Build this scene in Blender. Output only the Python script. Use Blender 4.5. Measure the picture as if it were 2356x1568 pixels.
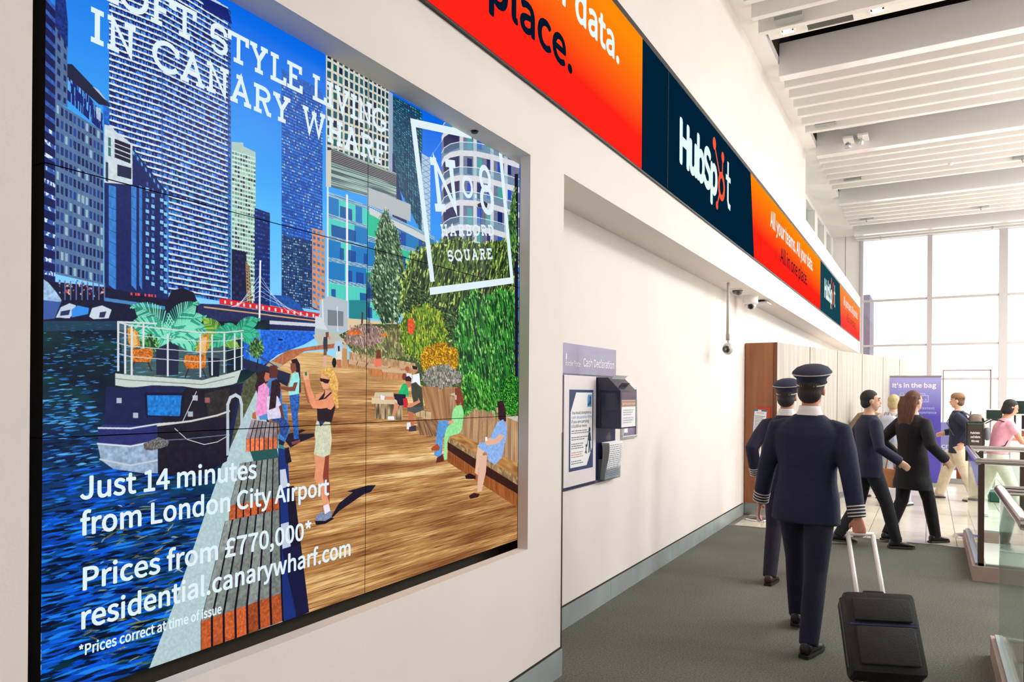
import bpy, bmesh, math, random
import numpy as np
from mathutils import Vector, Matrix
random.seed(7)
for o in list(bpy.data.objects): bpy.data.objects.remove(o)
S=bpy.context.scene; C=S.collection
PI=math.pi
# ------------------------------------------------------------ camera, sky, lights, exposure
cd=bpy.data.cameras.new('camera'); cam=bpy.data.objects.new('camera',cd); C.objects.link(cam)
cd.sensor_width=36; cd.lens=1648/2356*36; cd.shift_y=(902.8-784)/2356; cd.clip_start=.05; cd.clip_end=300
TH=math.atan(960/1648.)
cam.matrix_world=Matrix.Translation((0,0,1.65))@Matrix.Rotation(TH,4,'Z')@Matrix.Rotation(PI/2,4,'X')@Matrix.Rotation(.0075,4,'Z')
S.camera=cam
vs=S.view_settings; vs.view_transform='Standard'; vs.look='None'; vs.gamma=1; vs.use_curve_mapping=False; vs.exposure=.22
w=bpy.data.worlds.new('sky'); S.world=w; w.use_nodes=True; nt=w.node_tree; bg=nt.nodes['Background']
tc=nt.nodes.new('ShaderNodeTexCoord'); sp=nt.nodes.new('ShaderNodeSeparateXYZ'); nt.links.new(tc.outputs['Generated'],sp.inputs[0])
rp=nt.nodes.new('ShaderNodeValToRGB'); nt.links.new(sp.outputs['Z'],rp.inputs[0])
rp.color_ramp.elements[0].position=.0; rp.color_ramp.elements[0].color=(.80,.80,.78,1); rp.color_ramp.elements[1].position=.3; rp.color_ramp.elements[1].color=(.93,.97,1,1)
nt.links.new(rp.outputs[0],bg.inputs[0]); bg.inputs[1].default_value=2.1
def area(name,loc,rot,size,power,colr=(1,.96,.92),sy=None,spread=PI):
    l=bpy.data.lights.new(name,'AREA'); l.energy=power; l.color=colr; l.size=size
    if sy: l.shape='RECTANGLE'; l.size_y=sy
    l.spread=spread; o=bpy.data.objects.new(name,l); o.location=loc; o.rotation_euler=rot; C.objects.link(o); return o
# unseen fill lights added overhead to brighten the hall
for i,y in enumerate((1.5,8.5,12.4,16.6,20.8)):
    area('hall_fill.%03d'%i,(6.2,y,6.3),(0,.25,0),3.6,(70,330,420,460,460)[i],(1,.98,.96),1.2)
# wall washers along the ledge above the screens
for i in range(5): area('wall_washer.%03d'%i,(-1.2,3.0+i*4.13,6.2),(0,-.35,0),.25,(14,12,10,10,10)[i],(1,.94,.88),spread=1.6)
# added fill lights out in the hall, aimed at the recess wall
for i,y in enumerate((5.5,8.5,12,16,20)): area('recess_fill.%03d'%i,(3.4,y,6.2),(0,-.75,0),1.0,(90,130,105,95,95)[i],(1,.985,.975))
for i,y in enumerate((6,12,18)): area('ceiling_fill.%03d'%i,(7.2,y,2.6),(PI,.3,0),2.4,(420,420,320)[i],(1,.97,.96))  # unseen fill lights, added to brighten the ceiling from below
CAUTO=None
# ------------------------------------------------------------ materials
MT={}
def mat(name,c,rough=.6,metal=0,noise=0,ns=8,bump=0,bs=60,spec=.5,trans=0,ior=1.45,emit=None,es=1,alpha=1,coat=0,stretch=None,c2=None):
    if name in MT: return MT[name]
    m=bpy.data.materials.new(name); m.use_nodes=True; n=m.node_tree; b=n.nodes['Principled BSDF']; L=n.links
    lin=lambda v:tuple((x/255/12.92 if x/255<=.04045 else ((x/255+.055)/1.055)**2.4) for x in v)
    cl=lin(c); b.inputs['Base Color'].default_value=(*cl,1); b.inputs['Roughness'].default_value=rough; b.inputs['Metallic'].default_value=metal
    b.inputs['Specular IOR Level'].default_value=spec; b.inputs['IOR'].default_value=ior; b.inputs['Transmission Weight'].default_value=trans; b.inputs['Alpha'].default_value=alpha
    b.inputs['Coat Weight'].default_value=coat
    if noise or bump:
        t=n.nodes.new('ShaderNodeTexCoord'); mp=n.nodes.new('ShaderNodeMapping'); L.new(t.outputs['Object'],mp.inputs[0])
        if stretch: mp.inputs['Scale'].default_value=stretch
    if noise:
        x=n.nodes.new('ShaderNodeTexNoise'); x.inputs['Scale'].default_value=ns; x.inputs['Detail'].default_value=5; L.new(mp.outputs[0],x.inputs['Vector'])
        r=n.nodes.new('ShaderNodeValToRGB'); r.color_ramp.elements[0].position=.32; r.color_ramp.elements[1].position=.68
        k2=lin(c2) if c2 else tuple(min(1,v*(1+noise)) for v in cl); k1=cl if c2 else tuple(v*(1-noise) for v in cl)
        r.color_ramp.elements[0].color=(*k1,1); r.color_ramp.elements[1].color=(*k2,1); L.new(x.outputs['Fac'],r.inputs[0]); L.new(r.outputs[0],b.inputs['Base Color'])
    if bump:
        x2=n.nodes.new('ShaderNodeTexNoise'); x2.inputs['Scale'].default_value=bs; x2.inputs['Detail'].default_value=4; L.new(mp.outputs[0],x2.inputs['Vector'])
        bp=n.nodes.new('ShaderNodeBump'); bp.inputs['Strength'].default_value=bump; bp.inputs['Distance'].default_value=.01; L.new(x2.outputs['Fac'],bp.inputs['Height']); L.new(bp.outputs[0],b.inputs['Normal'])
    if emit: b.inputs['Emission Color'].default_value=(*lin(emit),1); b.inputs['Emission Strength'].default_value=es
    MT[name]=m; return m
EXP=2**-.22
def emis(name,c,s=1,over=None):
    "light-emitting display colour"
    if name in MT: return MT[name]
    m=bpy.data.materials.new(name); m.use_nodes=True; n=m.node_tree; n.nodes.clear()
    e=n.nodes.new('ShaderNodeEmission'); o=n.nodes.new('ShaderNodeOutputMaterial'); n.links.new(e.outputs[0],o.inputs[0])
    lin=lambda v:tuple((x/255/12.92 if x/255<=.04045 else ((x/255+.055)/1.055)**2.4) for x in v)
    e.inputs[0].default_value=(*lin(c),1); e.inputs[1].default_value=s*EXP; MT[name]=m; return m
WALL=mat('wall_paint',(232,224,218),.75,noise=.02,ns=1.5,bump=.04,bs=120)
WHITE=mat('ceiling_white',(236,232,228),.45,noise=.015,ns=2)
SLAT=mat('baffle_white',(232,229,226),.38,noise=.02,ns=3,coat=.2)
STEEL=mat('brushed_steel',(176,182,184),.28,1,noise=.12,ns=3,stretch=(1,.3,6))
CHROME=mat('polished_steel',(214,208,206),.16,1)
DARKM=mat('dark_metal',(52,46,42),.45,.6)
BLACK=mat('black_plastic',(14,13,14),.4)
VOID=mat('ceiling_void',(30,22,20),.9,noise=.5,ns=6)
# ------------------------------------------------------------ helpers
def bx(bm,x0,x1,y0,y1,z0,z1,bev=0):
    vs_=[bm.verts.new((x,y,z)) for x in (x0,x1) for y in (y0,y1) for z in (z0,z1)]
    f=[(0,1,3,2),(4,6,7,5),(0,4,5,1),(2,3,7,6),(0,2,6,4),(1,5,7,3)]
    fs=[bm.faces.new([vs_[i] for i in q]) for q in f]
    if bev:
        es=list({e for q in fs for e in q.edges}); bmesh.ops.bevel(bm,geom=es,offset=bev,segments=2,affect='EDGES',profile=.5)
def tube(bm,pts,rs,n=12,caps=True,sy=1.):
    P=[Vector(p) for p in pts]
    if not hasattr(rs,'__len__'): rs=[rs]*len(P)
    rings=[]; up=None
    for i,p in enumerate(P):
        d=(P[min(i+1,len(P)-1)]-P[max(i-1,0)]).normalized()
        if up is None: up=Vector((0,0,1)) if abs(d.z)<.9 else Vector((1,0,0))
        a=d.cross(up).normalized(); b=a.cross(d).normalized(); up=b
        rings.append([bm.verts.new(p+a*math.cos(2*PI*k/n)*rs[i]+b*math.sin(2*PI*k/n)*rs[i]*sy) for k in range(n)])
    for i in range(len(rings)-1):
        for k in range(n): bm.faces.new((rings[i][k],rings[i][(k+1)%n],rings[i+1][(k+1)%n],rings[i+1][k]))
    if caps: bm.faces.new(rings[0][::-1]); bm.faces.new(rings[-1])
def loft(bm,rings,cap=True):
    "rings: lists of points, same count"
    R=[[bm.verts.new(p) for p in r] for r in rings]; n=len(R[0])
    for i in range(len(R)-1):
        for k in range(n): bm.faces.new((R[i][k],R[i][(k+1)%n],R[i+1][(k+1)%n],R[i+1][k]))
    if cap: bm.faces.new(R[0][::-1]); bm.faces.new(R[-1])
def sell(cx,cy,z,hw,hd,n=24,e=2.3,tilt=0):
    out=[]
    for k in range(n):
        t=2*PI*k/n; c,s=math.cos(t),math.sin(t)
        x=hw*math.copysign(abs(c)**(2/e),c); y=hd*math.copysign(abs(s)**(2/e),s); out.append((cx+x,cy+y,z+tilt*y))
    return out
def lathe(bm,prof,n=24,c=(0,0,0)):
    R=[[bm.verts.new((c[0]+r*math.cos(2*PI*k/n),c[1]+r*math.sin(2*PI*k/n),c[2]+z)) for k in range(n)] for r,z in prof]
    for i in range(len(R)-1):
        for k in range(n): bm.faces.new((R[i][k],R[i][(k+1)%n],R[i+1][(k+1)%n],R[i+1][k]))
    if prof[0][0]>1e-4: bm.faces.new(R[0][::-1])
    if prof[-1][0]>1e-4: bm.faces.new(R[-1])
def prism(bm,pts,ax,a0,a1):
    "extrude a 2-D outline along axis ax ('x','y','z')"
    f={'x':lambda p,a:(a,p[0],p[1]),'y':lambda p,a:(p[0],a,p[1]),'z':lambda p,a:(p[0],p[1],a)}[ax]
    A=[bm.verts.new(f(p,a0)) for p in pts]; B=[bm.verts.new(f(p,a1)) for p in pts]; n=len(pts)
    bm.faces.new(A[::-1]); bm.faces.new(B)
    for k in range(n): bm.faces.new((A[k],A[(k+1)%n],B[(k+1)%n],B[k]))
def obj(name,bm,m,parent=None,smooth=False,loc=None,label=None,kind=None):
    if not isinstance(bm,bmesh.types.BMesh): me=bm
    else:
        bmesh.ops.recalc_face_normals(bm,faces=bm.faces[:]); me=bpy.data.meshes.new(name); bm.to_mesh(me); bm.free()
    if m is not None and not me.materials: me.materials.append(m)
    if smooth:
        me.polygons.foreach_set('use_smooth',[True]*len(me.polygons))
    o=bpy.data.objects.new(name,me); C.objects.link(o)
    if parent is not None: o.parent=parent
    if loc: o.location=loc
    if label: o['label']=label
    if kind: o['kind']=kind
    return o
def box(name,b,m,parent=None,bev=0,**k):
    bm=bmesh.new(); bx(bm,*b,bev=bev); return obj(name,bm,m,parent,**k)
def thing(name,label,cat,loc=(0,0,0),rz=0,group=None):
    o=bpy.data.objects.new(name,None); C.objects.link(o); o.empty_display_size=.1; o.location=loc; o.rotation_euler=(0,0,rz); o['label']=label; o['category']=cat
    if group: o['group']=group
    return o
def tag(o,label,cat,group=None,kind=None):
    o['label']=label; o['category']=cat
    if group: o['group']=group
    if kind: o['kind']=kind
    return o
def struct(o): o['kind']='structure'; return o
def autosmooth(o,ang=.6):
    me=o.data; me.polygons.foreach_set('use_smooth',[True]*len(me.polygons))
    try: me.set_sharp_from_angle(angle=ang)
    except Exception: pass
    return o
# lettering -------------------------------------------------
FONT=None; CAPH=.729
try: FONT=bpy.data.fonts.load(bpy.utils.resource_path('LOCAL')+'/datafiles/fonts/Noto Sans CJK Regular.woff2')   # Blender's own interface typeface
except Exception: FONT=None
def text_mesh(s,bold=0.,space=1.,depth=0):
    cu=bpy.data.curves.new('t','FONT'); cu.body=s; cu.size=1
    if FONT: cu.font=FONT
    cu.space_character=space; cu.resolution_u=4; cu.extrude=depth
    to=bpy.data.objects.new('t',cu); C.objects.link(to); dg=bpy.context.evaluated_depsgraph_get(); dg.update()
    me=bpy.data.meshes.new_from_object(to.evaluated_get(dg)); bpy.data.objects.remove(to); bpy.data.curves.remove(cu)
    return me
_h=text_mesh('H'); CAPH=max(v.co.y for v in _h.vertices); bpy.data.meshes.remove(_h)
def text_on(s,org,ux,uy,x0,x1,z0,cap,m,parent,bold=0.,space=1.,name='lettering',rot=0,fitcap='H',label=None):
    "text in the plane org + a*ux + b*uy ; fitted between a=x0..x1, baseline b=z0, capital height cap"
    me=text_mesh(s,bold,space); n=len(me.vertices); co=np.empty(n*3); me.vertices.foreach_get('co',co); co=co.reshape(-1,3)
    if not n: return
    a0,a1=co[:,0].min(),co[:,0].max(); sx=(x1-x0)/(a1-a0); sy=cap/CAPH
    A=(co[:,0]-a0)*sx; B=co[:,1]*sy
    if rot: c,s_=math.cos(rot),math.sin(rot); A,B=A*c-B*s_,A*s_+B*c
    A+=x0; B+=z0
    org=np.array(org);ux=np.array(ux);uy=np.array(uy)
    me.vertices.foreach_set('co',(org+A[:,None]*ux+B[:,None]*uy).ravel()); me.update()
    if bold>0:      # a heavier weight: the outline thickened by overlaid copies
        bm=bmesh.new(); d=bold*cap/.73
        for k in range(8):
            n0=len(bm.verts); bm.from_mesh(me); bm.verts.ensure_lookup_table(); q=Vector(ux*(math.cos(k*PI/4)*d)+uy*(math.sin(k*PI/4)*d)+np.cross(ux,uy)*(k+1)*4e-5)
            for v in bm.verts[n0:]: v.co+=q
        bm.to_mesh(me); bm.free()
    return obj(name,me,m,parent,label=label,kind='stuff')
def flat(bm,pts,org,ux,uy):
    org=Vector(org);ux=Vector(ux);uy=Vector(uy); return bm.faces.new([bm.verts.new(org+ux*a+uy*b) for a,b in pts])
def stroke(bm,pts,w,org,ux,uy,closed=False,rot=0,piv=(0,0)):
    c,s_=math.cos(rot),math.sin(rot); P=[Vector((piv[0]+(p[0]-piv[0])*c-(p[1]-piv[1])*s_,piv[1]+(p[0]-piv[0])*s_+(p[1]-piv[1])*c)) for p in pts]
    org=Vector(org);ux=Vector(ux);uy=Vector(uy); n=len(P); L=[];Rr=[]
    for i in range(n):
        if closed: a,b=P[(i-1)%n],P[(i+1)%n]
        else: a,b=P[max(i-1,0)],P[min(i+1,n-1)]
        d=(b-a).normalized(); k=1.
        if 0<i<n-1 or closed:
            d1=(P[i]-P[(i-1)%n]).normalized(); d2=(P[(i+1)%n]-P[i]).normalized(); d=d1+d2; d=d.normalized() if d.length>1e-6 else d1; k=min(2.4,1/max(.3,d.dot(d1)))
        q=Vector((-d.y,d.x))*w/2*k; L.append(bm.verts.new(org+ux*(P[i]+q).x+uy*(P[i]+q).y)); Rr.append(bm.verts.new(org+ux*(P[i]-q).x+uy*(P[i]-q).y))
    for i in range(n if closed else n-1): j=(i+1)%n; bm.faces.new((L[i],Rr[i],Rr[j],L[j]))
def arc(cx,cy,rx,ry,a0,a1,n=14): return [(cx+rx*math.cos(math.radians(a0+(a1-a0)*k/n)),cy+ry*math.sin(math.radians(a0+(a1-a0)*k/n))) for k in range(n+1)]
# thin slab-serif capitals, unit cap height, strokes as polylines: (width,[strokes])
_s=.2
SLAB={'L':(.72,[[(.22,0),(.22,1)],[(.04,1),(.42,1)],[(.04,0),(.72,0),(.72,.26)]]),
'O':(.92,[arc(.46,.5,.42,.5,0,360,26)]),
'F':(.74,[[(.22,0),(.22,1)],[(.04,0),(.42,0)],[(.04,1),(.74,1),(.74,.74)],[(.22,.52),(.56,.52)]]),
'T':(.8,[[(.4,0),(.4,1)],[(.2,0),(.6,0)],[(.03,.72),(.03,1),(.77,1),(.77,.72)]]),
'S':(.68,[[(.62,.70)]+arc(.35,.74,.26,.26,20,180,10)+arc(.33,.5,.24,.02,180,190,1)+[(.3,.53),(.5,.46)]+arc(.36,.27,.27,.27,50,-160,14)]),
'Y':(.84,[[(.02,1),(.34,1)],[(.5,1),(.82,1)],[(.14,1),(.42,.46),(.7,1)],[(.42,.46),(.42,0)],[(.24,0),(.6,0)]]),
'E':(.74,[[(.22,0),(.22,1)],[(.04,1),(.7,1),(.7,.74)],[(.04,0),(.74,0),(.74,.26)],[(.22,.52),(.54,.52)]]),
'I':(.4,[[(.2,0),(.2,1)],[(.02,1),(.38,1)],[(.02,0),(.38,0)]]),
'V':(.84,[[(.0,1),(.32,1)],[(.52,1),(.84,1)],[(.12,1),(.42,0),(.72,1)]]),
'N':(.86,[[(.18,0),(.18,1),(.7,0),(.7,1)],[(.02,1),(.22,1)],[(.02,0),(.36,0)],[(.52,1),(.86,1)]]),
'G':(.9,[arc(.46,.5,.42,.5,40,330,22),[(.82,.28),(.82,.44)],[(.52,.44),(.9,.44)]]),
'C':(.84,[arc(.46,.5,.42,.5,38,322,22),[(.8,.62),(.8,.95)]]),
'A':(.86,[[(.12,0),(.43,1),(.74,0)],[(.22,.34),(.64,.34)],[(0,0),(.3,0)],[(.56,0),(.86,0)],[(.24,1),(.5,1)]]),
'R':(.8,[[(.2,0),(.2,1)],[(.04,0),(.38,0)],[(.04,1)]+arc(.46,.76,.24,.24,90,-90,8)+[(.2,.52)],[(.44,.52),(.66,0),(.8,0)]]),
'W':(1.2,[[(.02,1),(.3,1)],[(.9,1),(1.18,1)],[(.13,1),(.36,0),(.6,.9),(.84,0),(1.07,1)],[(.48,.9),(.72,.9)]]),
'H':(.9,[[(.2,0),(.2,1)],[(.7,0),(.7,1)],[(.2,.5),(.7,.5)],[(.04,1),(.36,1)],[(.54,1),(.86,1)],[(.04,0),(.36,0)],[(.54,0),(.86,0)]]),
'B':(.76,[[(.2,0),(.2,1)],[(.04,1)]+arc(.44,.76,.22,.24,90,-90,8)+[(.2,.52)],[(.44,.52)]+arc(.46,.26,.25,.26,90,-90,8)+[(.04,0)]]),
'D':(.84,[[(.2,0),(.2,1)],[(.04,1)]+arc(.42,.5,.36,.5,90,-90,14)+[(.04,0)]]),
'Q':(.92,[arc(.46,.5,.42,.5,0,360,26),[(.44,.18),(.8,-.12)]]),
'U':(.86,[[(.2,1),(.2,.3)]+arc(.44,.28,.24,.28,180,360,10)+[(.68,1)],[(.04,1),(.36,1)],[(.54,1),(.84,1)]]),
'8':(.7,[arc(.35,.76,.24,.24,0,360,20),arc(.35,.27,.3,.27,0,360,20)]),
' ':(.42,[])}
def slab_text(s,x0,x1,z0,cap,wt,m,parent,org,ux,uy,rot=0,gap=.07,name='lettering',piv=None):
    W=sum(SLAB[c][0]+gap for c in s)-gap; sx=(x1-x0)/W; bm=bmesh.new(); x=x0; piv=piv or (x0,z0)
    for c in s:
        w_,st=SLAB[c]
        for P in st: stroke(bm,[(x+a*sx,z0+wt/2+b*(cap-wt)) for a,b in P],wt,org,ux,uy,rot=rot,piv=piv)
        x+=(w_+gap)*sx
    return obj(name,bm,m,parent,kind='stuff')
# picture shown on the video wall
# (painted here in code, pixel array W x H in the plane of the display)
AW,AH=2000,1693
SY0,SY1,SZ0,SZ1=0.993,3.487,0.825,2.936
ART=np.zeros((AH,AW,3),np.float32)
_f,_cx,_cy,_ro,_th=1648.,1178.,902.8,.0075,math.atan(960/1648.)
def TP(p):
    "sketch coordinates of the picture -> pixel on the display"
    p=np.asarray(p,float); u=p[...,0]-_cx; v=_cy-p[...,1]
    c,s=math.cos(_ro),math.sin(_ro); a=(u*c-v*s)/_f; b=(u*s+v*c)/_f
    rx=a*math.cos(_th)-math.sin(_th); ry=a*math.sin(_th)+math.cos(_th)
    t=-1.99/rx; Y=ry*t; Z=1.65+b*t
    return np.stack([(Y-SY0)/(SY1-SY0)*AW,(SZ1-Z)/(SZ1-SZ0)*AH],-1)
_rng=np.random.RandomState(5); _TAB=_rng.rand(256,256).astype(np.float32)
def vn(x,y,seed=0):
    x=np.asarray(x,np.float32)+seed*17.31; y=np.asarray(y,np.float32)+seed*5.77
    xi=np.floor(x).astype(np.int32); yi=np.floor(y).astype(np.int32); fx=x-xi; fy=y-yi
    fx=fx*fx*(3-2*fx); fy=fy*fy*(3-2*fy)
    a=_TAB[yi&255,xi&255]; b=_TAB[yi&255,(xi+1)&255]; c=_TAB[(yi+1)&255,xi&255]; d=_TAB[(yi+1)&255,(xi+1)&255]
    return (a*(1-fx)+b*fx)*(1-fy)+(c*(1-fx)+d*fx)*fy
def cell(i,j,seed=0): return _TAB[(np.asarray(j,np.int32)*7+seed*31)&255,(np.asarray(i,np.int32)*13+seed*57)&255]
def fbm(x,y,seed=0,o=3):
    r=0;a=.5;tot=0
    for k in range(o): r=r+a*vn(x*2**k,y*2**k,seed+k); tot+=a; a*=.5
    return r/tot
def cov(P):
    "coverage mask of polygon P (display pixels)"
    x0=max(int(np.floor(P[:,0].min())),0); x1=min(int(np.ceil(P[:,0].max()))+1,AW)
    y0=max(int(np.floor(P[:,1].min())),0); y1=min(int(np.ceil(P[:,1].max()))+1,AH)
    if x1<=x0 or y1<=y0: return None
    S=2; ys=y0+(np.arange((y1-y0)*S)+.5)/S
    A=P; B=np.roll(P,-1,0); n=len(P)
    ya,yb=A[:,1][None],B[:,1][None]; Y=ys[:,None]
    hit=((ya<=Y)&(yb>Y))|((yb<=Y)&(ya>Y))
    with np.errstate(divide='ignore',invalid='ignore'):
        X=A[:,0][None]+(Y-ya)/(yb-ya)*(B[:,0]-A[:,0])[None]
    X=np.where(hit,X,1e9); X.sort(1); m=int(hit.sum(1).max()) if hit.any() else 0
    C=np.zeros((len(ys),x1-x0),np.float32); px=np.arange(x0,x1)[None]
    for k in range(0,m,2):
        a=X[:,k:k+1]; b=np.minimum(X[:,k+1:k+2],1e8); a=np.minimum(a,1e8)
        C+=np.clip(np.minimum(b,px+1)-np.maximum(a,px),0,1)
    C=C.reshape(y1-y0,S,-1).mean(1)
    return x0,x1,y0,y1,np.clip(C,0,1)
def col(c): return np.array(c,np.float32)/255.
def put(r,color,alpha=1.):
    if r is None: return
    x0,x1,y0,y1,C=r; C=(C*alpha)[...,None]; R=ART[y0:y1,x0:x1]; R+= (color-R)*C
def poly(pts,c,a=1.,n=0.,ns=6.,seed=1,tex=None,raw=False):
    P=np.asarray(pts,float) if raw else TP(pts); r=cov(P)
    if r is None: return
    x0,x1,y0,y1,C=r; base=col(c)
    if tex is not None:
        gy,gx=np.mgrid[y0:y1,x0:x1].astype(np.float32); base=tex(gx,gy)
    elif n:
        gy,gx=np.mgrid[y0:y1,x0:x1].astype(np.float32); k=fbm(gx/ns,gy/ns,seed); base=base*(1+n*(k-.5)*2)[...,None]
    put(r,base,a)
def line(pts,w,c,a=1.):
    P=TP(pts)
    for i in range(len(P)-1):
        d=P[i+1]-P[i]; L=np.hypot(*d)+1e-6; nrm=np.array([-d[1],d[0]])/L*w/2
        e=d/L*w*.3
        put(cov(np.array([P[i]+nrm-e,P[i+1]+nrm+e,P[i+1]-nrm+e,P[i]-nrm-e])),col(c),a)
def ell(cx,cy,rx,ry,c,a=1.,n=0,rot=0,N=20,seed=1,ns=6):
    t=np.linspace(0,2*math.pi,N,endpoint=False); co,si=math.cos(rot),math.sin(rot)
    X=rx*np.cos(t);Y=ry*np.sin(t)
    poly(np.stack([cx+X*co-Y*si,cy+X*si+Y*co],1),c,a,n=n,seed=seed,ns=ns)
def quad(q,fn,a=1.):
    "paint a quadrilateral (tl,tr,br,bl) with shader fn(s,t)"
    Q=TP(q); r=cov(Q)
    if r is None: return
    x0,x1,y0,y1,C=r; gy,gx=np.mgrid[y0:y1,x0:x1].astype(np.float64)
    src=[(0,0),(1,0),(1,1),(0,1)]; M=[];b=[]
    for (u,v),(x,y) in zip(src,Q):
        M.append([x,y,1,0,0,0,-u*x,-u*y]);b.append(u); M.append([0,0,0,x,y,1,-v*x,-v*y]);b.append(v)
    h=np.linalg.solve(np.array(M),np.array(b)); w=h[6]*gx+h[7]*gy+1
    s=(h[0]*gx+h[1]*gy+h[2])/w; t=(h[3]*gx+h[4]*gy+h[5])/w
    put(r,fn(s.astype(np.float32),t.astype(np.float32)),a)
def mixc(a,b,k): k=np.clip(k,0,1)[...,None]; return a*(1-k)+b*k
def grid(rows,cols,wall,wins,ww=.6,wh=.6,seed=0,lit=None,litp=.15,rn=.15):
    wall=col(wall); wins=[col(w) for w in wins]
    def fn(s,t):
        a=s*cols;b=t*rows;i=np.floor(a);j=np.floor(b);fa=a-i;fb=b-j
        r=cell(i,j,seed); k=np.clip((r*len(wins)).astype(int),0,len(wins)-1); W=np.array(wins)[k]
        r2=cell(i+3,j+5,seed+3)
        if lit is not None: W=np.where((r2<litp)[...,None],col(lit),W)
        W=W*(1+rn*(r2-.5)[...,None]*2)
        m=((np.abs(fa-.5)<ww/2)&(np.abs(fb-.5)<wh/2))[...,None]
        base=wall*(1+.12*(vn(s*cols*3,t*rows*3,seed)-.5))[...,None]
        return np.where(m,W,base)
    return fn
def blob(cx,cy,rx,ry,rag=.18,N=40,seed=0):
    R=np.random.RandomState(seed); t=np.linspace(0,2*math.pi,N,endpoint=False); k=1+rag*(R.rand(N)-.5)*2
    return np.stack([cx+rx*k*np.cos(t),cy+ry*k*np.sin(t)],1)
def leaves(pts,dark,mid,light,n,size,seed=0,slant=1.2,aspect=3.,gloss=None):
    "foliage: a dark mass and a few hundred leaf strokes over it"
    P=TP(pts); r=cov(P)
    if r is None: return
    x0,x1,y0,y1,C=r; gy,gx=np.mgrid[y0:y1,x0:x1].astype(np.float32)
    k=fbm(gx/9,gy/9,seed,3); ang=slant; ca,sa=math.cos(ang),math.sin(ang)
    u=(gx*ca+gy*sa); v=(-gx*sa+gy*ca)
    wob=fbm(gx/30,gy/30,seed+4,2)*12
    l1=vn((u+wob)/(size*aspect),(v+wob)/size,seed+9); l2=vn((u-wob)/(size*aspect),(v+wob*.6)/size,seed+12)
    m=np.clip((l1-.42)*5,0,1); h=np.clip((l2-.6)*7,0,1)*np.clip((k-.3)*3,0,1)
    big=fbm(gx/60,gy/60,seed+20,2)
    c=mixc(mixc(col(dark),col(mid),m*(.35+big)),col(light),h)
    R=np.random.RandomState(seed)
    edge=np.clip((C*1.0),0,1)
    put((x0,x1,y0,y1,edge),c)
    # ragged rim
    Lp=P; n_=n
    for q in range(n_):
        i=R.randint(len(Lp)); f=R.rand(); a=Lp[i]*(1-f)+Lp[(i+1)%len(Lp)]*f
        a=a+R.randn(2)*size*1.2; t=slant+R.randn()*.6; d=np.array([math.cos(t),math.sin(t)])*size*aspect*(.6+R.rand()*.6); nn=np.array([-d[1],d[0]])*.22
        cc=[dark,mid,light][R.choice(3,p=[.3,.45,.25])]
        put(cov(np.array([a-d/2,a+nn,a+d/2,a-nn])),col(cc))
def sky(gx,gy):
    t=gy/AH; k=np.clip(t/.62,0,1); r=np.clip(gx/AW,0,1)
    c=mixc(col((4,100,226)),col((64,172,246)),k*2.0); c=mixc(c,col((160,222,252)),np.clip(k*1.9-.8,0,1))
    return mixc(c,col((0,95,225)),np.clip((r-.5)*1.2,0,.5)*(k<2))
poly([(0,0),(AW,0),(AW,AH),(0,AH)],(0,0,0),tex=sky,raw=True)
# contrail
line([(985,370),(1020,318)],3,(120,190,245),.7)
# ---- towers
def slabs(rows,seed,lightc=(222,232,244)):
    def fn(s,t):
        b=t*rows;j=np.floor(b);fb=b-j
        a=s*44;i=np.floor(a)
        r=cell(i,j,seed); q=vn(s*90,t*rows*2,seed+2)
        dark=mixc(col((16,32,100)),col((40,110,215)),np.clip((r-.34)*2.0,0,1)); dark=mixc(dark,col((100,170,235)),np.clip((q-.62)*4,0,1)*(r>.4))
        dark=mixc(dark,col((20,120,130)),((r>.9)&(t>.6))*.7)
        dark=dark*np.where(fb<.62,.72,1.1)[...,None]
        m=(fb<.33)
        c=np.where(m[...,None],col(lightc)*(.93+.1*q)[...,None],dark)
        c=np.where(((fb>=.33)&(fb<.45))[...,None],col((12,18,60)),c)
        return c
    return fn
poly([(533,326),(560,328),(560,336),(588,350),(588,700),(533,700)],(168,196,190))
quad([(533,345),(588,362),(588,700),(533,690)],grid(34,9,(205,222,212),[(90,150,140),(140,185,165),(110,165,150),(40,60,80)],.82,.55,3))
quad([(586,478),(621,490),(621,705),(586,705)],grid(22,6,(16,34,96),[(20,60,150),(30,90,180),(14,40,110)],.8,.35,4))
quad([(648,158),(742,208),(742,715),(648,700)],grid(76,26,(28,62,140),[(30,110,215),(44,130,225),(24,84,190),(40,120,220)],.84,.6,5,lit=(170,215,245),litp=.13))
quad([(648,158),(742,208),(742,232),(648,182)],lambda s,t:col((40,105,200))*(.8+.3*vn(s*40,t*3))[...,None],.8)
quad([(648,540),(742,560),(742,715),(648,700)],grid(28,22,(22,44,84),[(30,70,130),(16,30,60),(70,120,150),(24,60,120)],.7,.6,6,lit=(190,225,230),litp=.2),.85)
quad([(533,572),(566,580),(574,700),(533,700)],grid(14,5,(22,24,66),[(34,40,100),(18,20,50)],.7,.6,8))
quad([(565,600),(574,612),(580,700),(568,700)],grid(12,2,(170,140,90),[(60,50,60)],.6,.5,8))
quad([(251,-134),(372,-79),(372,670),(251,650)],slabs(56,7))
quad([(372,-79),(524,17),(524,695),(372,670)],slabs(56,9,(214,226,240)))
quad([(524,17),(531,22),(531,700),(524,695)],slabs(56,11,(70,95,160)),.9)
poly([(465,-10),(524,20),(534,55),(524,50),(470,22)],(20,36,110)); line([(455,-16),(524,18)],4,(190,200,225))
poly([(372,-10),(375,-10),(375,670),(371,670)],(40,90,180),.45)
quad([(902,218),(971,256),(971,540),(902,400)],grid(40,16,(26,52,86),[(30,90,120),(50,130,140),(30,70,110),(60,150,150)],.66,.62,13))
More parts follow.
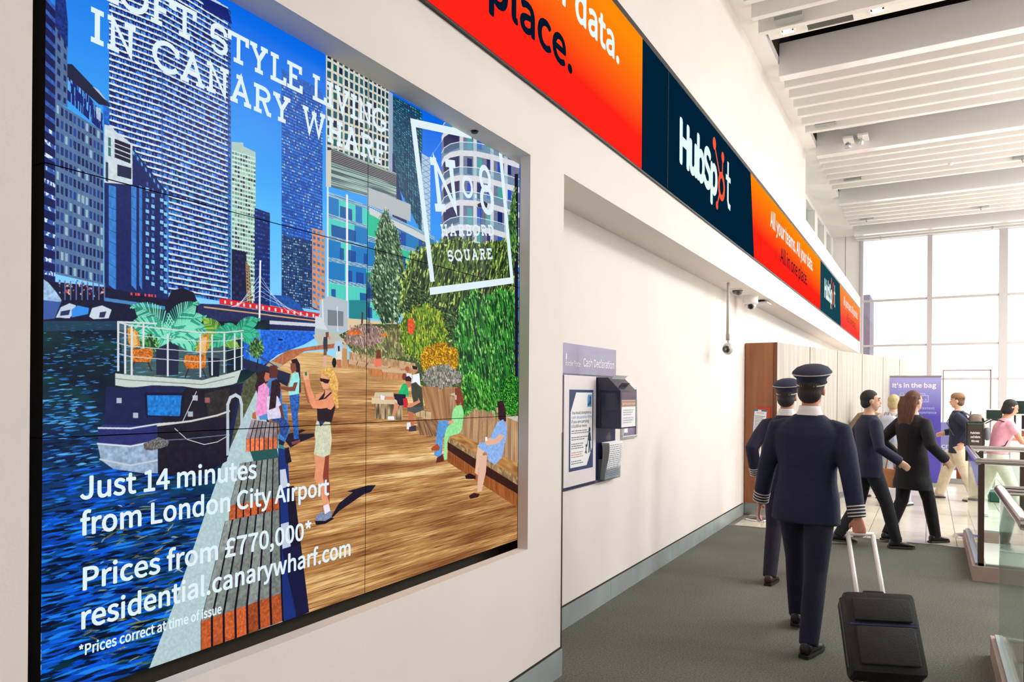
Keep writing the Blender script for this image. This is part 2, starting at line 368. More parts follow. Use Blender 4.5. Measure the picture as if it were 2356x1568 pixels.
quad([(895,210),(904,216),(904,520),(895,500)],lambda s,t:col((150,170,195))*np.ones_like(s)[...,None])
quad([(750,112),(895,196),(895,420),(750,400)],grid(13,13,(208,206,192),[(22,60,80),(30,80,95),(18,34,70),(36,100,96)],.62,.72,14))
poly([(903,350),(912,398),(940,530),(903,520)],(34,34,80),.85)
poly([(970,352),(990,364),(990,545),(970,530)],(170,195,220))
for k in range(14):
    y=360+k*13; line([(970,y),(990,y+16)],1.6,(70,110,150)); line([(990,y+4),(970,y+12)],1.6,(80,120,160))
quad([(762,340),(912,398),(912,470),(762,430)],lambda s,t:mixc(col((70,92,96)),col((165,190,180)),np.clip(vn(s*3,t*44,3)*2-.5,0,1)))
quad([(762,345),(912,402),(912,425),(762,372)],lambda s,t:mixc(col((60,50,60)),col((190,205,200)),np.clip(np.sin(t*40)*.8,0,1)))
poly([(845,430),(945,470),(945,510),(845,470)],(176,182,186)); poly([(750,430),(762,430),(762,345),(750,345)],(200,198,185))
def curtain(rows,cols,seed,hi=(78,205,190),lo=(18,110,190)):
    def fn(s,t):
        b=t*rows;j=np.floor(b);fb=b-j;a=s*cols;i=np.floor(a);fa=a-i;r=cell(i,j,seed)
        c=mixc(col(hi),col(lo),(vn(s*3+j*2,j,seed)>.5)*.9); c=mixc(c,col((14,60,150)),((r>.7)&(fb>.45))*.8)
        c=np.where(((fb<.18)&(np.sin(fb*120)>0))[...,None],col((190,215,225)),c)
        c=np.where((fb<.18)[...,None]&(np.sin(fb*120)<=0)[...,None],col((30,100,150)),c)
        return np.where((fa<.06)[...,None],c*.75+.12,c)
    return fn
quad([(752,440),(845,472),(845,700),(752,690)],curtain(5,10,2))
quad([(845,470),(1000,545),(1000,640),(845,640)],curtain(2.4,14,5,(40,190,150)))
quad([(845,640),(900,650),(900,740),(845,730)],curtain(2,5,8))
poly([(850,478),(985,545),(985,560),(850,492)],(200,205,205)); 
poly([(752,430),(756,430),(756,745),(752,745)],(215,225,235)); poly([(796,446),(801,448),(801,745),(796,745)],(225,230,238))
quad([(718,524),(748,532),(748,720),(718,705)],grid(13,3,(205,140,110),[(60,120,190),(80,160,210)],.6,.45,3))
# rounded apartment block with ring balconies
poly([(1016,318),(1030,300),(1060,285),(1195,330),(1195,600),(1016,600)],(112,116,146),n=.1)
for k in range(6):
    y=262+k*57
    for x in (1075,1098,1120,1145,1165): 
        w=11; poly([(x,y+44),(x+w,y+47),(x+w,y+84),(x,y+80)],[(36,80,190),(70,160,160),(24,40,100)][(x+k)%3]); 
    for x in (1058,1089,1128,1160): poly([(x,y+30),(x+8,y+34),(x+8,y+90),(x,y+86)],(206,208,214))
    poly([(1020,y+55),(1056,y+30),(1056,y+78),(1022,y+92)],(44,44,84))
    A=[(1016,y+52),(1022,y+40),(1036,y+31),(1058,y+26),(1095,y+28),(1140,y+38),(1195,y+55)]
    poly(A+[(x,yy+13) for x,yy in A[::-1]],(212,214,220),n=.05); poly([(x,yy-19) for x,yy in A]+[(x,yy) for x,yy in A[::-1]],(120,170,190),.45)
    line([(x,yy-19) for x,yy in A],3,(225,228,232))
# ---- left bank
quad([(150,150),(236,262),(237,305),(150,225)],lambda s,t:mixc(col((12,30,110)),col((90,170,235)),(cell(s*60,t*3,3)>.72)*1.))
poly([(150,146),(166,148),(250,236),(254,246),(228,240),(150,172)],(26,28,60)); poly([(212,198),(226,206),(246,232),(238,226)],(180,190,205))
poly([(236,240),(252,250),(252,300),(240,292)],(24,100,200),n=.4); poly([(220,245),(232,250),(232,280),(222,272)],(200,215,225),.8)
quad([(127,55),(155,100),(155,247),(127,232)],grid(6,2,(80,108,150),[(22,34,90)],.45,.5,2))
poly([(127,-10),(150,-10),(156,50),(156,110),(127,60)],(18,44,120),n=.5,ns=4)
quad([(127,232),(238,302),(238,655),(127,630)],grid(13,12,(84,114,154),[(24,36,92),(20,28,80),(32,60,130)],.62,.62,12,lit=(170,205,225),litp=.16))
quad([(97,-20),(127,15),(127,655),(97,650)],lambda s,t:mixc(mixc(col((14,22,80)),col((60,110,200)),(np.modf(t*22)[0]<.35)*(.5+.5*vn(s*8,t*90))),col((215,230,240)),(np.modf(t*22)[0]<.3)*(vn(s*9,t*60,4)>.62)*(t>.45)))
poly([(240,286),(258,290),(264,300),(305,332),(305,425),(240,422)],(200,214,222),n=.08)
for y in (315,338): poly([(249,y),(255,y+2),(255,y+22),(249,y+20)],(50,110,110)); poly([(264,y+4),(300,y+18),(300,y+38),(264,y+24)],(24,24,50)); line([(264,y+14),(300,y+28)],2,(225,230,235))
poly([(243,372),(249,374),(249,418),(243,416)],(40,60,90)); poly([(270,378),(302,386),(302,412),(270,404)],(30,34,70))
poly([(240,420),(305,425),(305,340),(383,440),(388,700),(240,690)],(20,34,92),n=.2,ns=5)
poly([(305,345),(385,452),(385,460),(305,353)],(90,180,235)); 
for k in range(8): x=309+k*9.5; poly([(x,352+k*12),(x+6,359+k*12),(x+6,372+k*12),(x,364+k*12)],(20,40,110))
for x0,x1 in ((250,267),(302,314),(320,327),(383,388)):
    quad([(x0,424),(x1,428),(x1,668),(x0,655)],lambda s,t:col((58,130,215))*np.where(np.modf(t*9)[0]<.04,.5,1.)[...,None]*(.85+.2*vn(s*4,t*30))[...,None])
for x,y0 in ((335,430),(348,444),(368,455),(377,462)):
    for k in range(9):
        y=y0+k*25.5; poly([(x,y),(x+8,y+2),(x+8,y+10),(x,y+8)],(128,200,236)); poly([(x+2,y-12),(x+6,y-11),(x+6,y-2),(x+2,y-3)],(60,90,170))
# quay, shops and boats
poly([(97,645),(240,660),(388,690),(480,700),(480,745),(97,745)],(20,20,52),n=.3)
R_=np.random.RandomState(3)
for k in range(70):
    x=128+R_.rand()*110; y=640+R_.rand()*34+(x-128)*.06; s=1.5+R_.rand()*3; poly([(x,y),(x+s,y),(x+s,y+s*1.2),(x,y+s)],[(225,60,60),(240,180,140),(150,170,220),(40,60,130)][k%4])
for k in range(8): x=148+k*13; poly([(x,645+k),(x+3,645+k),(x+3,690),(x,690)],(90,110,165))
for k in range(16): x=300+R_.rand()*70; poly([(x,672+(x-300)*.09),(x+3,673+(x-300)*.09),(x+3,679+(x-300)*.09),(x,678+(x-300)*.09)],(230,70,70))
poly([(240,684),(380,704),(380,712),(240,692)],(70,130,190))
poly([(97,640),(112,650),(130,672),(142,690),(138,700),(125,732),(97,735)],(150,185,220),n=.25,ns=5); poly([(97,690),(140,694),(126,732),(97,735)],(60,90,160))
poly([(128,730),(140,706),(160,697),(175,702),(168,722),(160,732)],(190,205,225)); poly([(140,716),(162,712),(158,724),(138,726)],(40,50,90))
poly([(165,712),(178,702),(205,708),(203,722),(165,730)],(50,140,230)); poly([(205,728),(212,708),(235,702),(257,712),(250,732),(215,734)],(200,212,225)); poly([(230,718),(245,716),(240,730),(228,730)],(40,44,80))
poly([(385,690),(395,668),(420,662),(445,672),(457,700),(450,730),(388,730)],(20,18,44))
# red train, bridges
poly([(455,698),(505,700),(748,735),(748,755),(455,745)],(34,40,86),n=.2); line([(470,706),(745,740)],4,(200,160,110))
poly([(505,686),(510,686),(745,722),(747,734),(505,699)],(215,36,48))
for k in range(16): x=516+k*14.5; y=689+(x-505)*.152; poly([(x,y),(x+4,y+.6),(x+4,y+8),(x,y+7.4)],(235,225,230)); 
for x in (594,683): y=686+(x-505)*.152; line([(x,y-2),(x,y+14)],2,(120,20,40))
poly([(622,678),(660,680),(690,700),(700,716),(622,702)],(30,80,160),n=.3)
poly([(560,733),(735,744),(735,752),(560,742)],(196,206,216)); poly([(560,742),(735,752),(735,762),(560,756)],(30,34,80))
line([(597,735),(598,650),(599,600)],6,(232,238,245)); line([(599,650),(599,605)],3,(240,245,250))
for k in range(5):
    line([(598,632+k*12),(548-k*4,706)],1.2,(215,225,240)); line([(598,632+k*12),(650+k*14,716+k*3)],1.2,(215,225,240))
poly([(735,690),(760,680),(800,692),(800,760),(735,760)],(178,186,196)); poly([(754,712),(790,716),(790,750),(754,748)],(120,126,132)); line([(742,690),(744,760)],6,(214,222,230)); line([(776,705),(777,762)],3,(230,234,238))
poly([(725,726),(740,730),(760,770),(725,765)],(205,212,220)); poly([(724,755),(800,765),(800,790),(724,780)],(178,190,190))
poly([(800,730),(950,748),(950,775),(800,762)],(216,196,160)); poly([(803,690),(845,690),(845,735),(803,732)],(30,130,140))
line([(832,760),(834,720)],8,(90,50,44))
# ---- water
def water(gx,gy):
    yy=gy/AH; d=np.clip((yy-.42)/.58,0,1); left=np.clip(1.2-gx/AW*3.2,0,1)
    n3=fbm(gx/60,gy/22,9,3); n=vn(gx/(12+d*50),gy/(1.6+d*4),2)
    c=mixc(col((9,19,42)),col((12,52,52)),np.clip(n3*1.8-.45,0,1))
    k=np.clip(d*1.5-.45,0,1)*left+np.clip(d-.75,0,.25)*2
    return mixc(c,mixc(col((10,60,160)),col((16,100,226)),n),np.clip(k*1.2,0,.95)*(.75+.3*n3))
poly([(95,738),(430,742),(620,735),(620,1568),(340,1568),(95,1568)],(0,0,0),tex=water)
def lens(x,y,L,h,ang,c,a=1.,wob=0.):
    t=np.linspace(0,1,9); q=np.sin(t*math.pi)**.7*h/2; b=np.sin(t*math.pi*2+wob*9)*h*.5*abs(wob); X=(t-.5)*L
    P=np.concatenate([np.stack([X,b-q*(.9+wob)],1),np.stack([X,b+q*(1.1-wob)],1)[::-1]]); co,si=math.cos(ang),math.sin(ang)
    poly(np.stack([x+P[:,0]*co-P[:,1]*si,y+P[:,0]*si+P[:,1]*co],1),c,a)
_R=np.random.RandomState(12)
for q in range(2600):
    y=745+ (_R.rand()**1.25)*825; d=(y-745)/820; x=92+_R.rand()*(440 if y<900 else 420-d*60); 
    if 228<x<560 and 870<y<1080: continue
    near=max(0,d-.35)/.65; lf=max(0,1-(x-95)/(300)); L=(5+10*_R.rand())*(1+d*5.5); h=1.3+d*7*(.5+_R.rand()*.7); ang=-.01-.30*d+_R.randn()*.05
    r=_R.rand()
    if r<.30+.32*near*lf: c=(9,18,44) if _R.rand()<.7 else (10,42,56)
    else:
        c=[(34,120,205),(90,180,236),(24,92,180),(60,150,225)][_R.randint(4)] if d<.4 else [(12,104,236),(8,84,214),(30,134,240),(10,70,190)][_R.randint(4)]
        if lf<.35 and _R.rand()<.55: c=[(20,60,70),(50,90,70),(110,130,100),(12,50,60)][_R.randint(4)]; h*=.6
    lens(x,y,L,h,ang,c,.9,(_R.rand()-.5)*.5)
for q in range(120):
    x=200+_R.rand()*220; y=1150+_R.rand()*380; lens(x,y,10+_R.rand()*22,1.6+_R.rand()*2,-.25+_R.randn()*.3,[(150,170,140),(190,205,190),(90,110,60),(150,110,50)][_R.randint(4)],.8,.3)
poly([(95,738),(300,738),(300,758),(95,762)],(34,70,96),.75)
poly([(560,757),(724,762),(724,778),(700,792),(640,815),(600,845),(560,850)],(30,100,215),n=.35,ns=5)
poly([(575,757),(600,757),(600,840),(575,850)],(100,170,225),.55)
ell(645,781,6,2,(20,20,40))
# ---- boardwalk
def deck(gx,gy):
    yy=(gy/AH); d=np.clip((yy-.5)/.5,0,1); pw=2.2+d*3.0
    y2=gy+(gx-1000)*.006; j=np.floor(y2/pw); fj=y2/pw-j
    big=fbm(gx/500,gy/60,4,3); pl=vn(gx/900+cell(j,j*3,9)*30,j*5.3,5); s1=vn(gx/(60+d*40),gy/(1.1+d*.3),8); s2=vn(gx/(20+d*10),gy/1.0,18); s3=vn(gx/200,gy/(2.2+d*1.6),28)
    t=.52+(big-.5)*.55+(pl-.5)*.34+(s1-.5)*.34+(s2-.5)*.18+(s3-.5)*.34
    c=mixc(col((124,74,42)),col((208,158,96)),np.clip(t*1.9-.3,0,1)); c=mixc(c,col((246,220,168)),np.clip((t-.6)*3,0,.85))
    c=mixc(c,col((92,46,30)),np.clip((.2-s1)*4,0,.6)*(.3+.6*d))
    c=mixc(c,col((90,50,32)),np.clip(np.abs(fj-.5)*2-.6,0,1)*2.2*(.12+.22*s2)*(.4+.9*d))
    return mixc(c,col((228,194,134)),np.clip((.64-yy)*5,0,.45))
poly([(720,770),(800,762),(800,800),(740,806)],(186,186,170))
poly([(780,770),(830,745),(1192,745),(1192,1000),(1000,960),(830,830)],(70,84,50),n=.5,ns=4)
poly([(640,840),(690,812),(735,808),(790,830),(860,840),(960,880),(1100,960),(1192,1080),(1192,1300),(840,1400),(700,1440),(650,1440),(640,1000),(600,940),(600,880)],(0,0,0),tex=deck)
# far curved bench and quay edge
poly([(612,838),(660,806),(720,796),(770,790),(770,800),(700,808),(650,840),(640,846)],(176,106,72),n=.2)
poly([(600,850),(625,830),(650,838),(628,868)],(176,160,140)); 
# kerb of pale concrete
poly([(521,1040),(560,960),(600,870),(612,872),(600,930),(640,1040),(660,1120),(690,1420),(640,1440),(340,1568),(342,1540),(400,1390)],(176,200,204),n=.08,ns=5)
poly([(640,1030),(661,1030),(683,1420),(650,1430)],(28,48,118)); poly([(644,1080),(657,1078),(663,1118),(645,1125)],(196,205,222))
poly([(646,1205),(664,1200),(669,1256),(650,1262)],(190,200,220))
poly([(655,1034),(664,1028),(671,1062),(658,1066)],(26,22,44)); poly([(659,1119),(676,1117),(711,1407),(681,1417)],(27,22,44)); poly([(649,1265),(690,1250),(711,1407),(683,1420)],(27,26,60))
# slatted benches, near ones large
def bench(tl,tr,br,bl,fr,fl,n=7,top=(120,126,122),front=(176,84,44)):
    tp=lambda a,b,f:(a[0]+(b[0]-a[0])*f,a[1]+(b[1]-a[1])*f)
    poly([tl,tr,br,fr,fl,bl],(26,18,34))
    for k in range(n):
        f0=(k+.04)/n; f1=(k+.86)/n; cc=tuple(min(255,c*(.86+.3*cell(k,n,5))) for c in top); ff=tuple(min(255,c*(.84+.34*cell(k,n+2,5))) for c in front)
        poly([tp(tl,tr,f0),tp(tl,tr,f1),tp(bl,br,f1),tp(bl,br,f0)],cc,n=.22,ns=7,seed=k)
        poly([tp(bl,br,f0),tp(bl,br,f1),tp(fl,fr,f1),tp(fl,fr,f0)],ff,n=.25,ns=5,seed=k+9)
poly([(575,1036),(637,1030),(642,1056),(584,1062)],(38,84,84))
bench((553,1065),(642,1052),(644,1143),(528,1163),(645,1172),(527,1197))
bench((518,1198),(645,1171),(650,1363),(462,1429),(653,1427),(462,1497))
bench((579,965),(639,973),(639,1005),(566,1009),(639,1031),(566,1039),7,(140,128,134),(215,112,70))
poly([(581,950),(588,946),(590,965),(580,962)],(190,100,60))
# wood planters on the right bank
def wood(a,b,cols,seed=0):
    def fn(s,t):
        q=vn(s*cols,t*2,seed); fa=np.modf(s*cols)[0]; c=mixc(col(a),col(b),q); return np.where((fa<.1)[...,None],c*.55,c)
    return fn
quad([(803,808),(955,835),(958,858),(803,826)],wood((168,124,88),(222,186,146),46)); quad([(798,828),(955,852),(955,866),(798,844)],wood((176,120,76),(205,150,100),40)); quad([(800,826),(925,848),(905,856),(800,836)],wood((190,150,112),(214,180,140),5))
poly([(787,800),(799,802),(799,845),(787,843)],(196,140,90))
quad([(848,846),(884,850),(884,868),(848,862)],wood((186,112,62),(214,140,86),10)); poly([(846,842),(898,846),(888,851),(846,846)],(196,160,124))
quad([(880,852),(934,858),(928,873),(882,872)],wood((190,124,78),(222,156,110),14)); poly([(877,848),(936,852),(934,859),(880,855)],(206,174,140))
quad([(966,888),(1052,890),(1052,1010),(1000,1006)],wood((140,92,60),(196,146,104),26,3))
quad([(1036,910),(1192,962),(1192,1075),(1030,1004)],wood((150,112,80),(206,166,126),42,4)); poly([(1034,906),(1046,903),(1192,956),(1192,970)],(196,190,170),n=.1)
quad([(1030,1003),(1057,996),(1192,1066),(1192,1100)],lambda s,t:mixc(col((140,92,48)),col((206,152,92)),vn(s*5,t*14,3)))
quad([(1030,1004),(1192,1098),(1192,1116),(1030,1016)],wood((120,90,60),(200,166,120),60,5)); quad([(1030,1016),(1192,1116),(1192,1168),(1030,1062)],wood((134,72,34),(180,104,56),50,6))
poly([(1030,1016),(1192,1116),(1192,1136),(1100,1082),(1030,1034)],(44,22,24),.85)
quad([(955,940),(992,948),(992,966),(955,955)],wood((190,160,122),(214,184,146),3)); quad([(958,962),(1004,966),(1030,1005),(965,1000)],wood((100,66,44),(190,146,104),22))
quad([(862,928),(926,930),(926,966),(862,962)],wood((66,52,40),(226,196,150),15)); poly([(855,914),(915,915),(926,930),(855,928)],(218,196,158)); poly([(863,902),(905,902),(905,914),(860,913)],(210,190,156))
# ---- planting
leaves(blob(900,790,100,34,.12,seed=1),(90,90,60),(150,160,90),(214,196,140),160,4,1)
leaves(blob(838,772,46,26,.16,seed=2),(110,90,90),(170,140,120),(230,190,180),120,3,2); poly(blob(815,765,18,6,.3,seed=3),(216,110,50),n=.4); poly(blob(884,770,9,3,.3,seed=3),(226,120,40))
leaves([(858,700),(852,640),(862,600),(864,540),(876,500),(888,478),(900,510),(915,530),(925,580),(932,640),(930,700),(915,740),(880,745)],(28,54,40),(90,130,84),(196,216,180),260,4.5,4,slant=.9,aspect=2)
line([(905,800),(903,735)],7,(110,90,60)); line([(915,785),(914,735)],5,(90,70,50))
leaves([(925,700),(926,640),(945,590),(975,570),(1010,560),(1050,545),(1100,560),(1192,548),(1192,760),(1120,765),(1060,790),(980,760),(935,740)],(30,42,30),(84,120,50),(196,214,110),420,6,6,slant=1.9,aspect=3.6)
leaves([(925,700),(950,640),(1000,700),(1060,720),(1050,780),(940,745)],(26,38,28),(60,90,50),(140,170,100),200,4,16,slant=.5,aspect=2)
leaves(blob(975,765,52,62,.14,seed=6),(60,90,30),(130,170,50),(224,206,70),260,5,8,slant=1.4,aspect=2.2); poly([(938,735),(950,730),(955,750),(950,770),(938,765)],(226,86,40),n=.4,ns=3)
leaves([(1060,960),(1070,880),(1050,820),(1050,760),(1065,700),(1090,670),(1120,690),(1150,665),(1192,680),(1192,940),(1150,950),(1100,930)],(24,54,32),(50,140,50),(150,220,110),420,5,9,slant=1.25,aspect=5)
leaves([(1062,925),(1066,880),(1086,850),(1110,880),(1135,900),(1150,930),(1120,945)],(24,70,24),(70,170,50),(160,226,110),160,5,19,slant=1.1,aspect=4)
leaves(blob(1013,828,44,38,.12,seed=9),(130,90,16),(226,160,20),(255,214,50),260,4,10,slant=.5,aspect=1.5)
leaves(blob(1018,866,44,26,.16,seed=10),(90,96,80),(160,150,150),(214,200,190),200,3.5,11,slant=1.3,aspect=2)
leaves(blob(1176,908,26,48,.05,seed=11),(10,60,26),(50,150,40),(140,226,80),120,3.5,12,slant=.4,aspect=1.2)
for x in (1106,1111,1115): line([(x,475),(x+1,700)],4,(32,26,50))
poly([(1098,470),(1112,462),(1122,468),(1120,478),(1100,476)],(30,24,50))
poly([(1184,400),(1192,400),(1192,866),(1185,866)],(28,22,46))
leaves([(1165,600),(1168,520),(1178,460),(1186,430),(1190,560),(1186,600)],(30,50,40),(80,140,60),(150,200,90),80,5,14,slant=1.4,aspect=3)
for x in (843,847,850): line([(x,628),(x+.5,765)],3,(24,20,40))
# ---- barge
poly([(270,745),(282,742),(420,752),(520,770),(522,862),(480,880),(290,862)],(150,170,170),.35)
line([(600,850),(660,880)],18,(26,30,60)); line([(560,835),(662,868)],26,(34,40,70)); line([(560,800),(640,845)],3,(60,64,90)); line([(600,780),(590,850)],4,(26,26,46))
poly([(620,772),(640,800),(600,860),(575,860)],(30,110,200),.0)
poly([(520,888),(560,878),(588,856),(598,880),(560,960),(525,1040),(520,950)],(80,84,60),n=.4)
poly([(265,858),(300,862),(465,874),(520,860),(555,850),(545,880),(520,890),(465,893),(290,890),(265,886)],(196,206,200),n=.05); line([(265,870),(300,874),(465,884),(540,866)],2,(120,130,130))
poly([(250,888),(290,893),(350,886),(420,888),(470,896),(530,885),(560,880),(525,1050),(480,1090),(363,1090),(240,980),(244,890)],(26,32,78),n=.14,ns=10)
poly([(430,890),(470,896),(530,886),(556,884),(530,980),(522,1060),(470,1090),(365,1092),(362,980)],(28,24,40),n=.3,ns=12)
poly([(470,905),(530,890),(520,960),(480,960)],(80,76,50),.35,n=.4)
poly([(226,984),(236,976),(362,980),(363,1010),(300,1026),(228,1020),(224,1000)],(40,48,108),n=.12); line([(226,984),(300,985),(362,975),(400,972)],4,(206,214,226))
poly([(224,1020),(300,1026),(363,1015),(363,1088),(330,1088),(260,1078),(232,1058)],(148,170,196),n=.22,ns=8); line([(224,1020),(300,1026),(340,1018)],4,(205,215,226)); line([(230,1056),(300,1070),(362,1058)],4,(190,202,214))
poly([(330,1020),(365,1005),(390,1014),(385,1026),(350,1036),(332,1034)],(100,96,96),n=.8,ns=2)
poly([(332,903),(424,903),(420,960),(336,958)],(14,16,50)); poly([(338,909),(418,909),(414,957),(340,955)],(30,120,205),n=.3,ns=6)
for x,y in ((274,921),(312,955),(438,952),(449,915),(477,920)): poly([(x-6,y-6),(x+6,y-6),(x+6,y+6),(x-6,y+6)],(170,180,196) if x!=477 else (150,90,90))
line([(362,978),(440,968),(500,955),(528,945)],5,(205,205,200)); line([(402,985),(430,1010),(470,1022),(500,1016),(528,1000)],2,(225,225,225)); line([(420,970),(452,900)],2,(220,220,220)); line([(365,1013),(420,1010),(520,1000)],2,(120,130,160))
for a,b in (((524,1045),(524,930)),((556,990),(556,930))): line([a,b],9,(180,196,204))
line([(524,930),(530,914),(542,908),(552,914),(556,930)],9,(190,204,210)); 
# palms and wicker chairs on the deck of the barge
def frond(x,y,L,ang,c1,c2,seed):
    R=np.random.RandomState(seed); px,py=x,y; a=ang
    n=24
    for i in range(n):
        nx=px+math.cos(a)*L/n; ny=py-math.sin(a)*L/n; w=L*.27*math.sin(min(1,(i+3)/n)*math.pi*.95)+2
        for sgn in (-1,1):
            q=a+sgn*(1.0-.35*i/n); tx=px+math.cos(q)*w; ty=py-math.sin(q)*w*.95+w*.12
            line([(px,py),(tx,ty)],3.4,c1 if R.rand()<.6 else c2,.95)
        line([(px,py),(nx,ny)],2,c2); px,py=nx,ny; a-=(.05 if ang<math.pi/2 else -.05)
poly([(358,780),(412,780),(410,862),(360,862)],(34,38,66))
for g in range(9): frond(392,782,[70,84,98,104,116,128,108,84,64][g],[.2,.5,.8,1.15,1.5,1.85,2.2,2.55,2.95][g],(126,226,190),(44,150,124),g)
for g in range(5): frond(505,790,46+(g%3)*14,[.4,1.0,1.6,2.2,2.8][g],(150,196,70),(80,140,60),g+20)
for g in range(6): frond(545,772,40+(g%3)*14,[.1,.6,1.2,1.8,2.4,3.0][g],(60,190,150),(40,140,100),g+30)
leaves(blob(345,790,16,20,.3,seed=4),(30,60,40),(70,150,70),(140,200,110),60,3,5); leaves(blob(590,800,14,22,.2,seed=4),(30,60,40),(80,140,70),(150,190,90),60,3,5)
def chair(x,y,s):
    poly([(x,y),(x+8*s,y-4),(x+24*s,y+8),(x+30*s,y+40),(x+10*s,y+48),(x+2*s,y+30)],(206,140,60),n=.4,ns=3); poly([(x+6*s,y+4),(x+18*s,y+8),(x+24*s,y+36),(x+10*s,y+42)],(236,196,130),.8)
    poly([(x+8*s,y+48),(x+56*s,y+46),(x+60*s,y+62),(x+52*s,y+78),(x+8*s,y+76)],(200,108,36),n=.5,ns=3)
    line([(x+16*s,y+78),(x+8*s,y+98)],3,(60,36,30)); line([(x+48*s,y+78),(x+56*s,y+98)],3,(60,36,30))
chair(293,755,1); chair(482,770,-1)
poly([(478,822),(506,824),(504,866),(482,866)],(24,26,50))
for x,y0,y1 in ((272,740,852),(288,745,858),(303,750,862),(330,742,800),(386,768,864),(461,768,866),(488,770,862),(516,768,856),(556,766,850),(540,768,850)): line([(x,y0),(x,y1)],5,(214,220,224))
for dy in (0,22,48,72): line([(272,741+dy),(300,748+dy),(460,764+dy*.95),(520,764+dy*.9),(560,760+dy*.8)],3.5 if dy==0 else 2,(206,212,216))
line([(272,740),(360,744)],4,(210,216,220))
# ---- people on the quay
SK=(226,150,112); SK2=(150,80,60)
def C7(pts): return [(560+x/3.92,820+y/3.92) for x,y in pts]
def C4(pts): return [(560+x/3.681,680+y/3.681) for x,y in pts]
poly([(764,1185),(780,1157),(812,1132),(798,1130),(819,1124),(846,1116),(865,1115),(853,1131),(837,1136),(780,1175),(759,1196)],(30,24,44))
poly(C4([(380,1170),(500,1130),(530,1140),(460,1170),(600,1165),(600,1190),(480,1240),(400,1285),(330,1200)]),(34,26,44))
# couple and child seated, girl standing
poly(C7([(240,80),(300,80),(315,140),(300,200),(245,195),(235,130)]),(96,44,40)); poly(C7([(215,200),(300,190),(340,280),(350,420),(230,430)]),(70,120,190),n=.2)
poly(C7([(330,420),(400,430),(400,600),(420,660),(370,780),(310,760),(330,640)]),(60,120,190),n=.35,ns=5)
poly(C7([(130,170),(180,120),(230,130),(220,230),(180,260),(130,340),(105,270)]),(50,24,34),n=.3); poly(C7([(200,140),(235,150),(235,210),(200,230),(185,190)]),(190,110,80))
poly(C7([(135,270),(190,235),(235,290),(225,400),(225,560),(140,545),(110,520),(125,360)]),(234,150,205),n=.14,ns=5); poly(C7([(140,540),(215,510),(240,565),(150,570)]),(80,140,200))
poly(C7([(215,360),(300,340),(340,430),(335,560),(220,570),(210,440)]),(214,206,230),n=.12,ns=5); poly(C7([(255,220),(300,200),(335,250),(330,380),(300,350),(290,460),(230,480),(245,320)]),(46,28,36),n=.4,ns=4)
poly(C7([(235,565),(360,550),(420,620),(380,740),(330,700),(320,600)]),(44,74,140),n=.4,ns=4); poly(C7([(315,770),(350,780),(375,835),(320,825)]),(60,130,130)); poly(C7([(345,430),(370,560),(350,560),(320,450)]),(110,56,46))
poly(C7([(430,30),(480,15),(510,70),(518,320),(505,330),(500,160),(460,120)]),(40,24,34)); poly(C7([(425,60),(470,60),(480,120),(440,150),(425,110)]),(130,70,56))
poly(C7([(440,150),(495,140),(508,200),(500,335),(410,350),(405,280)]),(150,225,225),n=.08); poly(C7([(455,235),(490,230),(465,310),(400,310),(330,290),(330,265),(400,275),(445,270)]),(130,70,54))
poly(C7([(415,350),(505,335),(505,430),(490,520),(500,740),(455,745),(440,560),(425,450)]),(44,92,170),n=.4,ns=4); poly(C7([(430,770),(510,745),(515,775),(440,795)]),(120,70,66)); poly(C7([(320,740),(375,770),(360,800),(318,790)]),(30,36,60))
# woman taking a picture
poly(C7([(735,895),(772,885),(768,1080),(782,1180),(776,1325),(758,1240),(716,1090)]),(140,62,50))
poly(C7([(640,885),(738,900),(716,1085),(738,1180),(772,1330),(720,1345),(700,1250),(678,1170),(640,1100),(650,1000)]),SK,n=.06,ns=9)
poly(C7([(720,1345),(770,1325),(790,1410),(735,1425)]),(232,226,242)); poly(C7([(648,1445),(705,1395),(735,1420),(790,1385),(798,1450),(740,1490),(655,1500)]),(126,138,168),n=.2); poly(C7([(645,1480),(740,1480),(790,1450),(820,1460),(740,1505),(655,1518)]),(26,22,34))
poly(C7([(668,560),(782,590),(798,740),(782,880),(720,908),(635,880),(650,760),(643,690),(655,600)]),(206,208,180),n=.1,ns=5)
poly(C7([(672,560),(745,575),(695,632)]),(44,56,96)); poly(C7([(690,330),(735,300),(800,330),(828,380),(825,470),(795,590),(668,580),(664,465)]),(40,26,34)); 
poly(C7([(655,340),(690,330),(730,305),(725,330),(680,385),(650,390)]),SK)
poly(C7([(735,295),(790,310),(828,370),(822,440),(790,480),(760,470),(740,380),(715,400),(735,340)]),SK)
line(C7([(790,325),(720,390)]),5,(40,26,34))
poly(C7([(825,370),(800,455),(700,470),(625,465),(605,425),(555,240),(540,160),(590,165),(605,270),(655,400),(760,375)]),(230,148,108),n=.07,ns=9); poly(C7([(548,240),(585,390),(600,420),(580,415),(550,300)]),(160,76,60))
poly(C7([(535,150),(560,130),(590,145),(590,200),(545,210)]),(236,170,134)); poly(C7([(552,140),(572,135),(575,170),(556,172)]),(40,120,90))
poly(C7([(702,150),(760,185),(780,230),(768,290),(722,292),(708,262),(700,235),(690,228)]),(232,160,124)); poly(C7([(690,192),(705,195),(780,208),(765,240),(735,240),(715,225),(695,225)]),(50,20,24))
poly(C7([(700,140),(725,105),(770,97),(810,115),(830,160),(858,240),(850,330),(858,460),(840,470),(815,390),(800,300),(775,280),(778,200),(740,160),(712,165)]),(222,172,92),n=.3,ns=4)
